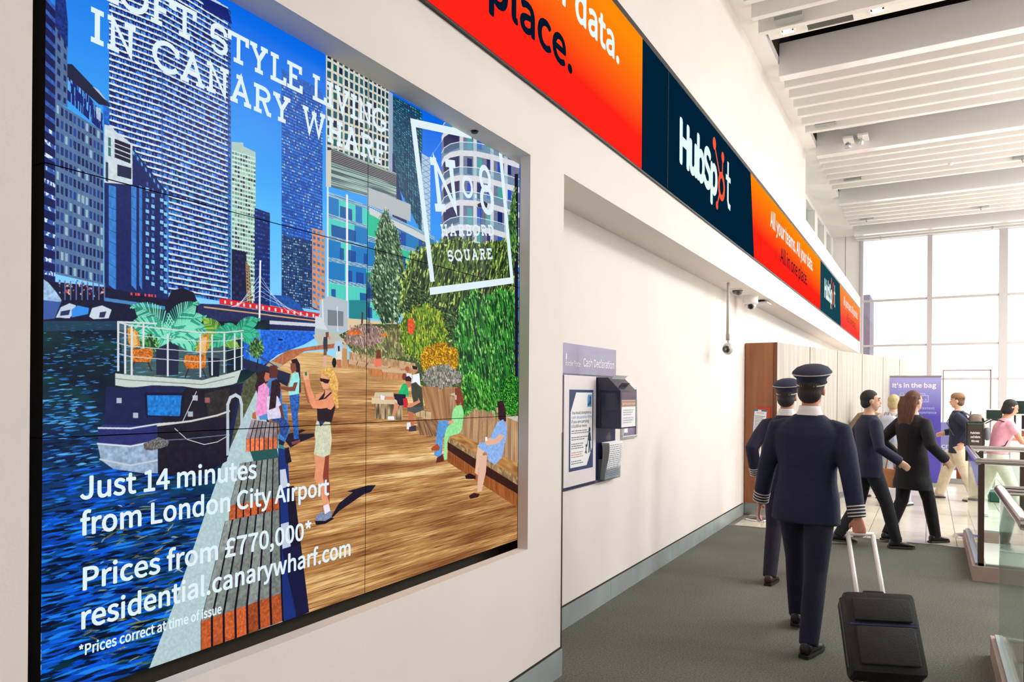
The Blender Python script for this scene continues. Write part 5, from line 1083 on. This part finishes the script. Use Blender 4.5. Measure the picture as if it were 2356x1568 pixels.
def person(label,x,y,yaw,H,skin,top,bottom,hair,shoe_c,feet,hands,long_coat=0,lean=0,headyaw=0,headpitch=0,hw=1.,group=None,hairstyle='short',sleeves='long',loose=1.,shoe_kind='sneaker',voxel=.009,face=True,curl=(.5,.5),faceup=None,trouser_r=1.,palms=(None,None),sole=(60,56,54),topname='jacket'):
    k=H/1.75; t=thing('person',label,'person',(x,y,0),yaw,group)
    SKm=mat('skin_%d_%d'%(skin[0],skin[1]),skin,.5,noise=.04,ns=20); TP_=mat('cloth_%d_%d_%d'%top,top,.8,noise=.08,ns=14,bump=.25,bs=60); BT=mat('cloth_%d_%d_%d'%bottom,bottom,.85,noise=.1,ns=12,bump=.3,bs=70)
    HR=mat('hair_%d_%d'%(hair[0],hair[1]),hair,.6,noise=.3,ns=30,bump=.6,bs=90,stretch=(3,3,.5)); SH=mat('shoe_%d_%d'%(shoe_c[0],shoe_c[1]),shoe_c,.35 if shoe_kind!='sneaker' else .6); SO=mat('sole_%d'%sole[0],sole,.7)
    ly=lambda z:lean*max(0,(z-.93))       # forward shift of the trunk
    hip=.93*k
    J={}
    for s,(fx,fy,lf,fyaw) in zip((-1,1),feet):
        a=(s*.085*k,0,.90*k); an=(fx,fy-.0,.085*k+lf); kn,an2=ik(a,an,.43*k,.42*k,(fx*.2,1,0)); J[s]=(Vector(a),kn,an2,fyaw,lf)
    A={}
    for s,(hx,hy,hz) in zip((-1,1),hands):
        sh=(s*.172*k*hw,ly(1.42)*k,1.40*k); el,wr=ik(sh,(hx,hy,hz),.30*k,.27*k,(s*.45,-1,-.2)); A[s]=(Vector(sh),el,wr)
    # ---- the body, one continuous surface
    bm=bmesh.new()
    prof=[(.82,.10,.085),(.88,.155,.10),(.95,.16,.108),(1.05,.14,.098),(1.13,.135,.095),(1.25,.155,.108),(1.35,.165,.108),(1.42,.14,.088),(1.46,.08,.065),(1.50,.055,.056)]
    loft(bm,[sell(0,ly(z)*k,z*k,a*k*hw,b*k) for z,a,b in prof])
    hc=(0,(ly(1.62)+.02)*k,1.635*k)
    tube(bm,[(0,(ly(1.42)-.01)*k,1.42*k),(0,(ly(1.5))*k,1.50*k),(0,hc[1]-.01,1.59*k)],[.06*k,.053*k,.052*k],16)
    R,T=head(bm,hc,k,headyaw,headpitch)
    for s in (-1,1):
        a,kn,an,fy_,lf=J[s]; tube(bm,[a,lerp(a,kn,.5),kn,lerp(kn,an,.35),an],[.082*k,.07*k,.052*k,.053*k,.036*k],14)
        tube(bm,[an,an+Vector((math.sin(-fy_)*.1,math.cos(fy_)*.1,-.045))],[.036*k,.03*k],10)
        sh,el,wr=A[s]; tube(bm,[sh-Vector((s*.04*k,0,0)),sh,lerp(sh,el,.5),el,lerp(el,wr,.4),wr],[.05*k,.052*k,.043*k,.037*k,.036*k,.025*k],12)
        d=(wr-el).normalized(); d=(d+Vector((0,.05,-.25))).normalized(); hand(bm,wr-d*.005,d,s,curl[0 if s<0 else 1],k,palms[0 if s<0 else 1] or (-s,.25,0))
    remesh('body',bm,voxel,SKm,t,3)
    if face: face_parts(T,R,k,t)
    # ---- top
    g=.016*loose; bm=bmesh.new(); z0=.78 if long_coat==0 else long_coat
    zs=[z for z in (.55,.62,.70,.78,.85) if z>=z0-.001]
    pr=[(z,.178+.05*(.9-z)*(z<.9)+(.03 if long_coat and z<.75 else 0),.122+.03*(.9-z)) for z in zs]+[(.95,.172,.122),(1.05,.155,.115),(1.13,.152,.114),(1.25,.175,.124),(1.35,.186,.124),(1.40,.165,.108),(1.44,.118,.085),(1.48,.072,.068)]
    if topname=='t_shirt': pr=[q for q in pr if q[0]>=.93]
    loft(bm,[sell(0,ly(z)*k,z*k,(a*hw+g*.4)*k,(b+g*.5)*k) for z,a,b in pr])
    for s in (-1,1):
        sh,el,wr=A[s]
        if sleeves=='long': tube(bm,[sh-Vector((s*.07*k,0,-.012*k)),sh+Vector((s*.004,0,-.012*k)),lerp(sh,el,.5),el,lerp(el,wr,.5),wr-(wr-el)*.03],[.046*k,(.060+g*.2)*k,(.060+g*.4)*k,(.053+g*.4)*k,(.050+g*.3)*k,(.045+g*.4)*k],14)
        else: tube(bm,[sh-Vector((s*.05*k,0,.01*k)),sh,lerp(sh,el,.55)],[.06*k,.066*k,.062*k],14)
    remesh(topname,bm,max(voxel,.009),TP_,t,6)
    # ---- trousers
    bm=bmesh.new(); loft(bm,[sell(0,0,z*k,a*k*hw*trouser_r**.3,b*k) for z,a,b in ((.80,.12,.10),(.86,.165,.118),(.94,.168,.118),(1.02,.150,.108))])
    for s in (-1,1):
        a,kn,an,fy_,lf=J[s]; e=lerp(kn,an,1.06); tube(bm,[a+Vector((0,0,-.0)),lerp(a,kn,.5),kn,lerp(kn,an,.4),e],[.098*k*trouser_r**.5,.086*k*trouser_r,.070*k*trouser_r,.068*k*trouser_r,.058*k*trouser_r],14)
    remesh('trousers',bm,.01,BT,t,5)
    for s in (-1,1):
        a,kn,an,fy_,lf=J[s]; shoe(shoe_kind,(an.x,an.y,an.z-.085*k),fy_,SH,SO,t,k,lift=.5*min(1,lf*5))
    # ---- hair
    bm=bmesh.new(); 
    ell3(bm,T(0,-.018,.036),(.084*k,.096*k,.092*k),R); ell3(bm,T(0,-.045,-.02),(.074*k,.062*k,.07*k),R)
    if hairstyle=='long':
        for q in range(7): a=(q-3)*.021; tube(bm,[T(a*1.4,-.07,.05),T(a*1.5,-.105,-.05),T(a*1.2,-.125,-.20),T(a*.8,-.12,-.40),T(a*.5,-.115,-.50)],[.03*k,.032*k,.028*k,.02*k,.008*k],8)
    if hairstyle=='bob':
        for s in (-1,1): ell3(bm,T(s*.055,-.01,-.035),(.036*k,.05*k,.07*k),R)
        ell3(bm,T(0,-.05,-.06),(.075*k,.055*k,.06*k),R)
    if hairstyle=='curly':
        rr=random.Random(3)
        for q in range(26): a=rr.random()*2*PI; b=rr.random()*1.9; ell3(bm,T(.078*math.cos(a)*math.sin(b),-.03+.085*math.sin(a)*math.sin(b) if math.sin(a)<.3 else -.03,.04+.09*math.cos(b)),(.03*k,.03*k,.028*k),R,8)
    # keep the hairline off the face
    for v in bm.verts:
        l=R.transposed()@(v.co-Vector(hc)); 
        if l.y>.035*k and l.z<.062*k: v.co=Vector(hc)+R@Vector((l.x*.82,.035*k,l.z))
    remesh('hair',bm,.008,HR,t,2)
    return t,T,R,A,J,k
NAVY=(26,32,58); NV_=(22,26,50)
# pilot
def uniform(t,T,R,A,J,k,cap=True,stripes=4):
    GOLD=mat('braid_silver',(206,200,190),.5,.3); CL=mat('cloth_26_32_58',NAVY,.8)
    for s in (-1,1):
        sh,el,wr=A[s]; d=(wr-el).normalized()
        for q in range(stripes):
            p=wr-d*(.02+q*.02)*k; bm=bmesh.new(); tube(bm,[p-d*.004,p+d*.004],(.0535+.0004*q)*k,20); obj('cuff_stripe',bm,GOLD,t)
    bm=bmesh.new(); c=Vector((0,T(0,0,0).y-.024*k,1.50*k)); 
    loft(bm,[sell(c.x,c.y,1.475*k,.083*k,.078*k),sell(c.x,c.y,1.505*k,.068*k,.066*k),sell(c.x,c.y+.002,1.535*k,.062*k,.064*k),sell(c.x,c.y+.002,1.534*k,.052*k,.054*k),sell(c.x,c.y,1.49*k,.05*k,.05*k)],cap=False); obj('shirt_collar',bm,mat('shirt_white',(226,222,222),.7),t,smooth=True)
    if cap:
        f=lambda x,y,z:tuple(T(x,y,z)); n=28; rings=[]
        for z,a,b,dy in ((.035,.087,.104,0),(.080,.091,.108,0),(.088,.10,.118,.0),(.110,.121,.138,.004),(.124,.119,.136,.006),(.150,.095,.11,.01),(.166,.055,.065,.014),(.170,.01,.015,.014)):
            rings.append([f(a*math.cos(2*PI*i/n),-.005+dy+b*math.sin(2*PI*i/n),z+.16*(b*math.sin(2*PI*i/n))) for i in range(n)])
        bm=bmesh.new(); loft(bm,rings); cp=obj('peaked_cap',bm,mat('cap_navy',(44,44,70),.8,bump=.2,bs=80),t,smooth=True)
        bm=bmesh.new(); loft(bm,[[f((a)*math.cos(2*PI*i/n),-.005+b*math.sin(2*PI*i/n),z+.16*b*math.sin(2*PI*i/n)) for i in range(n)] for z,a,b in ((.036,.0885,.1055),(.043,.0895,.1065))]); obj('cap_piping',bm,GOLD,cp)
        bm=bmesh.new(); loft(bm,[[f((a)*math.cos(2*PI*i/n),-.001+b*math.sin(2*PI*i/n),z+.16*b*math.sin(2*PI*i/n)) for i in range(n)] for z,a,b in ((.108,.1215,.1385),(.114,.1225,.1395))]); obj('cap_piping',bm,GOLD,cp)
        bm=bmesh.new(); P=[(.082*math.cos(a),.055+.085*math.sin(a)) for a in [PI*i/12 for i in range(13)]]; loft(bm,[[f(x,y,.058-.25*(y-.055)) for x,y in P],[f(x,y,.064-.25*(y-.055)) for x,y in P]]); obj('cap_peak',bm,mat('patent_black',(16,16,20),.15),cp)
r=person('pilot seen from behind in navy uniform and peaked cap, gripping a wheeled suitcase handle',-.735,5.14,-.10,1.80,(196,132,112),NAVY,(20,22,46),(40,30,30),(24,20,24),
    [(-.10,.30,.0,.1),(.11,-.26,.0,-.1)],[(-.335,.10,.86),(.34,-.10,.86)],hw=1.12,voxel=.0065,shoe_kind='dress_shoe',curl=(.5,1.1),loose=1.1,palms=((1,.3,0),(-.3,1,0)),sole=(18,16,18))
uniform(*r); r[0].rotation_euler=(0,.030,-.10); bpy.context.view_layer.update()
PIL=r
r=person('crew member in dark uniform walking ahead of the pilot, mostly hidden behind him',-1.10,6.75,-.05,1.74,(190,130,110),(34,30,56),(32,26,44),(40,30,30),(52,28,26),
    [(-.08,-.22,.0,0),(.1,.28,.0,0)],[(-.23,-.10,.92),(.28,.2,.9)],hw=.94,shoe_kind='dress_shoe',sole=(30,18,18)); uniform(*r)
r=person('dark-haired man in navy suit walking right, his head turned in profile',-.57,8.75,-1.15,1.70,(206,160,136),(28,30,56),(26,26,34),(26,24,26),(34,26,26),
    [(-.07,-.28,.03,0),(.09,.26,.0,0)],[(-.30,-.05,.85),(.28,.22,.95)],shoe_kind='dress_shoe',loose=1.2,headyaw=-.2)
r=person('woman with very long brown hair in a long black coat, walking right',-.16,9.25,-.75,1.70,(206,160,136),(24,20,26),(24,20,24),(96,60,40),(34,26,26),
    [(-.09,-.25,.02,0),(.09,.24,.0,0)],[(-.27,.05,.95),(.30,.15,.95)],hairstyle='long',long_coat=.62,loose=1.8,shoe_kind='dress_shoe')
wb=r
r=person('fair-haired woman with pale grey backpack and light jeans, back to the viewer',-.46,12.15,-.25,1.66,(222,180,156),(214,200,196),(176,184,200),(196,176,130),(236,234,236),
    [(-.10,-.12,0,0.1),(.14,.16,0,-.1)],[(-.30,.05,.90),(.28,.26,1.15)],hairstyle='bob',loose=1.3,trouser_r=1.12)
fb=r
r=person('person with light brown curly hair standing beside the fair-haired woman, further back',-.82,12.9,-.5,1.66,(214,170,146),(150,130,110),(196,196,204),(150,124,84),(210,160,150),
    [(-.10,0,0,0.1),(.12,.10,0,-.1)],[(-.26,.12,.95),(.26,.22,1.05)],hairstyle='curly',loose=1.2,trouser_r=1.1)
r=person('person in navy jacket, beige trousers and backwards tan cap, striding near the blue banner',.40,13.35,1.45,1.68,(222,178,150),(36,42,66),(212,200,176),(120,90,66),(210,196,170),
    [(-.08,-.26,0,0),(.10,.26,0,0)],[(-.28,-.08,.92),(.27,.22,1.05)],loose=1.5,trouser_r=1.3)
cp=r
r=person('dark-haired person in pink T-shirt and white jeans leaning towards the kiosk',.80,11.75,-1.35,1.60,(216,156,130),(240,176,196),(232,226,216),(30,32,32),(238,238,238),
    [(-.08,-.24,0,0),(.09,.26,0,0)],[(-.15,.48,1.08),(.13,.46,1.02)],lean=.22,headpitch=-.4,hairstyle='bob',sleeves='short',topname='t_shirt',palms=((0,0,-1),(0,0,-1)),curl=(.3,.3),trouser_r=1.1,sole=(230,228,226))
pk=r
# ---- suitcase held by the pilot
def suitcase():
    t_,T,R,A,J,k=PIL; wr=A[1][2]; W=t_.matrix_world.copy()
    d=(A[1][2]-A[1][1]).normalized(); d=(d+Vector((0,.05,-.25))).normalized(); g=W@(wr+d*.085*k+Vector((-.0,.012,-.004)))
    base=Vector((g.x+.17,g.y-.50,0.0)); 
    t=thing('wheeled_suitcase','black wheeled suitcase with two pale telescopic handle bars, trailing behind the pilot','suitcase',tuple(base))
    up=(g-base); L=up.length; up.normalize(); side=Vector((1,0.28,0)); side=(side-up*side.dot(up)).normalized(); nrm=side.cross(up).normalized()
    M=Matrix((( side.x,nrm.x,up.x,0),(side.y,nrm.y,up.y,0),(side.z,nrm.z,up.z,0),(0,0,0,1))); t.matrix_world=Matrix.Translation(base)@M
    CM=mat('suitcase_black',(34,30,32),.6,noise=.12,ns=20,bump=.3,bs=120); PL=mat('bar_pale',(236,230,230),.3,.15)
    bm=bmesh.new(); bx(bm,-.19,.19,-.02,-.02+.22 if False else .20,.04,.50,bev=.03); b=obj('shell',bm,CM,t); autosmooth(b)
    bm=bmesh.new(); bx(bm,-.15,.15,.20,.235,.08,.29,bev=.012); autosmooth(obj('front_pocket',bm,CM,t)); bm=bmesh.new(); bx(bm,-.15,.15,.20,.23,.32,.45,bev=.012); autosmooth(obj('front_pocket',bm,CM,t))
    bm=bmesh.new()
    stroke_pts=[(-.192,.09),(-.192,.48),(-.16,.505),(.16,.505),(.192,.48),(.192,.09)]
    tube(bm,[(x,.10,z) for x,z in stroke_pts],.005,6); obj('zip',bm,mat('zip_grey',(90,92,100),.4,.5),t)
    bm=bmesh.new(); tube(bm,[(-.07,.09,.50),(-.05,.09,.53),(.05,.09,.53),(.07,.09,.50)],.010,8); obj('carry_handle',bm,BLACK,t,smooth=True)
    bm=bmesh.new(); bx(bm,-.17,.17,.19,.205,.300,.310); obj('blue_trim',bm,mat('trim_blue',(50,60,110),.5),t)
    for s in (-1,1):
        bm=bmesh.new(); tube(bm,[(s*.072,.01,.30),(s*.072,.004,L-.01)],.0135,10); obj('telescopic_bar',bm,PL,t,smooth=True)
        bm=bmesh.new(); tube(bm,[(s*.15-.012,.03,.035),(s*.15+.012,.03,.035)],.034,18); autosmooth(obj('wheel',bm,BLACK,t))
        bm=bmesh.new(); bx(bm,s*.15-.025,s*.15+.025,.0,.06,.04,.075,bev=.006); obj('wheel_housing',bm,DARKM,t)
    bm=bmesh.new(); tube(bm,[(-.078,.004,L-.004),(.078,.004,L-.004)],.0125,12); obj('grip',bm,PL,t,smooth=True)
suitcase()
# ---- things people carry
def backpack(per,label,c1,c2,sc=1.):
    t_,T,R,A,J,k=per; g=thing('backpack',label,'backpack'); g.matrix_world=Matrix.Translation(t_.location)@Matrix.Rotation(t_.rotation_euler.z,4,'Z'); g.location=t_.location; g.rotation_euler=t_.rotation_euler
    b1=mat('bag_%d'%c1[0],c1,.75,noise=.08,ns=12,bump=.3,bs=80); b2=mat('bag_%d'%c2[0],c2,.75,bump=.3,bs=80)
    bm=bmesh.new(); loft(bm,[sell(0,-.235,z*k,a*sc,.10*sc*b,20,3) for z,a,b in ((.98,.10,.6),(1.0,.14,.95),(1.1,.15,1.1),(1.25,.15,1.05),(1.36,.135,.9),(1.42,.09,.6),(1.43,.03,.2))]); obj('main_compartment',bm,b1,g,smooth=True)
    bm=bmesh.new(); loft(bm,[sell(0,-.325*sc-.01,z*k,a*sc,.035*b,16,3) for z,a,b in ((1.01,.09,.6),(1.04,.12,1),(1.16,.12,1),(1.21,.10,.6))]); obj('front_pocket',bm,b2,g,smooth=True)
    for s in (-1,1):
        bm=bmesh.new(); tube(bm,[(s*.075,-.16,1.40*k),(s*.095,-.05,1.47*k),(s*.10,.08,1.42*k),(s*.115,.145,1.28*k),(s*.14,.05,1.08*k),(s*.12,-.14,1.02*k)],[.016]*6,8,sy=.5); obj('shoulder_strap',bm,b2,g,smooth=True)
    bm=bmesh.new(); tube(bm,[(-.03,-.16,1.42*k),(-.02,-.17,1.47*k),(.02,-.17,1.47*k),(.03,-.16,1.42*k)],.008,8); obj('top_loop',bm,b2,g,smooth=True)
backpack(fb,'pale grey backpack on the back of the fair-haired woman',(176,182,196),(140,150,172))
backpack(cp,'large brown and grey backpack on the person in navy jacket and beige trousers',(120,104,90),(96,96,106),1.15)
backpack(pk,'small dark backpack with thin straps on the person in the pink T-shirt',(34,34,40),(44,44,50),.75)
def cap():
    t_,T,R,A,J,k=cp; bm=bmesh.new(); g=thing('baseball_cap','tan baseball cap worn back to front by the person in the navy jacket','hat'); g.location=t_.location; g.rotation_euler=t_.rotation_euler
    n=24; f=lambda x,y,z:tuple(T(x,y,z)); loft(bm,[[f(a*math.cos(2*PI*i/n),-.012+b*math.sin(2*PI*i/n),z) for i in range(n)] for z,a,b in ((.05,.09,.104),(.09,.088,.102),(.125,.066,.078),(.14,.03,.036),(.143,.004,.004))]); m=mat('cap_tan',(150,116,80),.8,bump=.2,bs=90); obj('crown',bm,m,g,smooth=True)
    bm=bmesh.new(); P=[(.07*math.cos(a),-.09-.075*math.sin(a)) for a in [PI*i/12 for i in range(13)]]; loft(bm,[[f(x,y,.05+.1*(y+.09)) for x,y in P],[f(x,y,.055+.1*(y+.09)) for x,y in P]]); obj('brim',bm,m,g)
cap()
t_,T,R,A,J,k=pk; ph=thing('phone','phone held in both hands of the person in pink','phone'); ph.location=t_.location; ph.rotation_euler=t_.rotation_euler; c=(A[-1][2]+A[1][2])/2+Vector((0,.10,.0)); box('phone_body',(c.x-.04,c.x+.04,c.y-.07,c.y+.07,c.z+.0,c.z+.009),BLACK,ph,bev=.003)
t_,T,R,A,J,k=wb; hb=thing('tan_handbag','tan handbag hanging at the hip between the navy suit and the black coat','bag'); hb.location=t_.location; hb.rotation_euler=t_.rotation_euler
m=mat('bag_tan',(186,122,70),.5,noise=.1,ns=10)
bm=bmesh.new(); loft(bm,[sell(-.33,.02,z,a,.05,16,4) for z,a in ((.58,.10),(.60,.13),(.76,.13),(.79,.11))]); obj('bag_body',bm,m,hb,smooth=True)
bm=bmesh.new(); tube(bm,[(-.40,.02,.78),(-.37,.02,.92),(-.29,.02,.92),(-.26,.02,.78)],.008,8); obj('bag_handle',bm,m,hb,smooth=True)
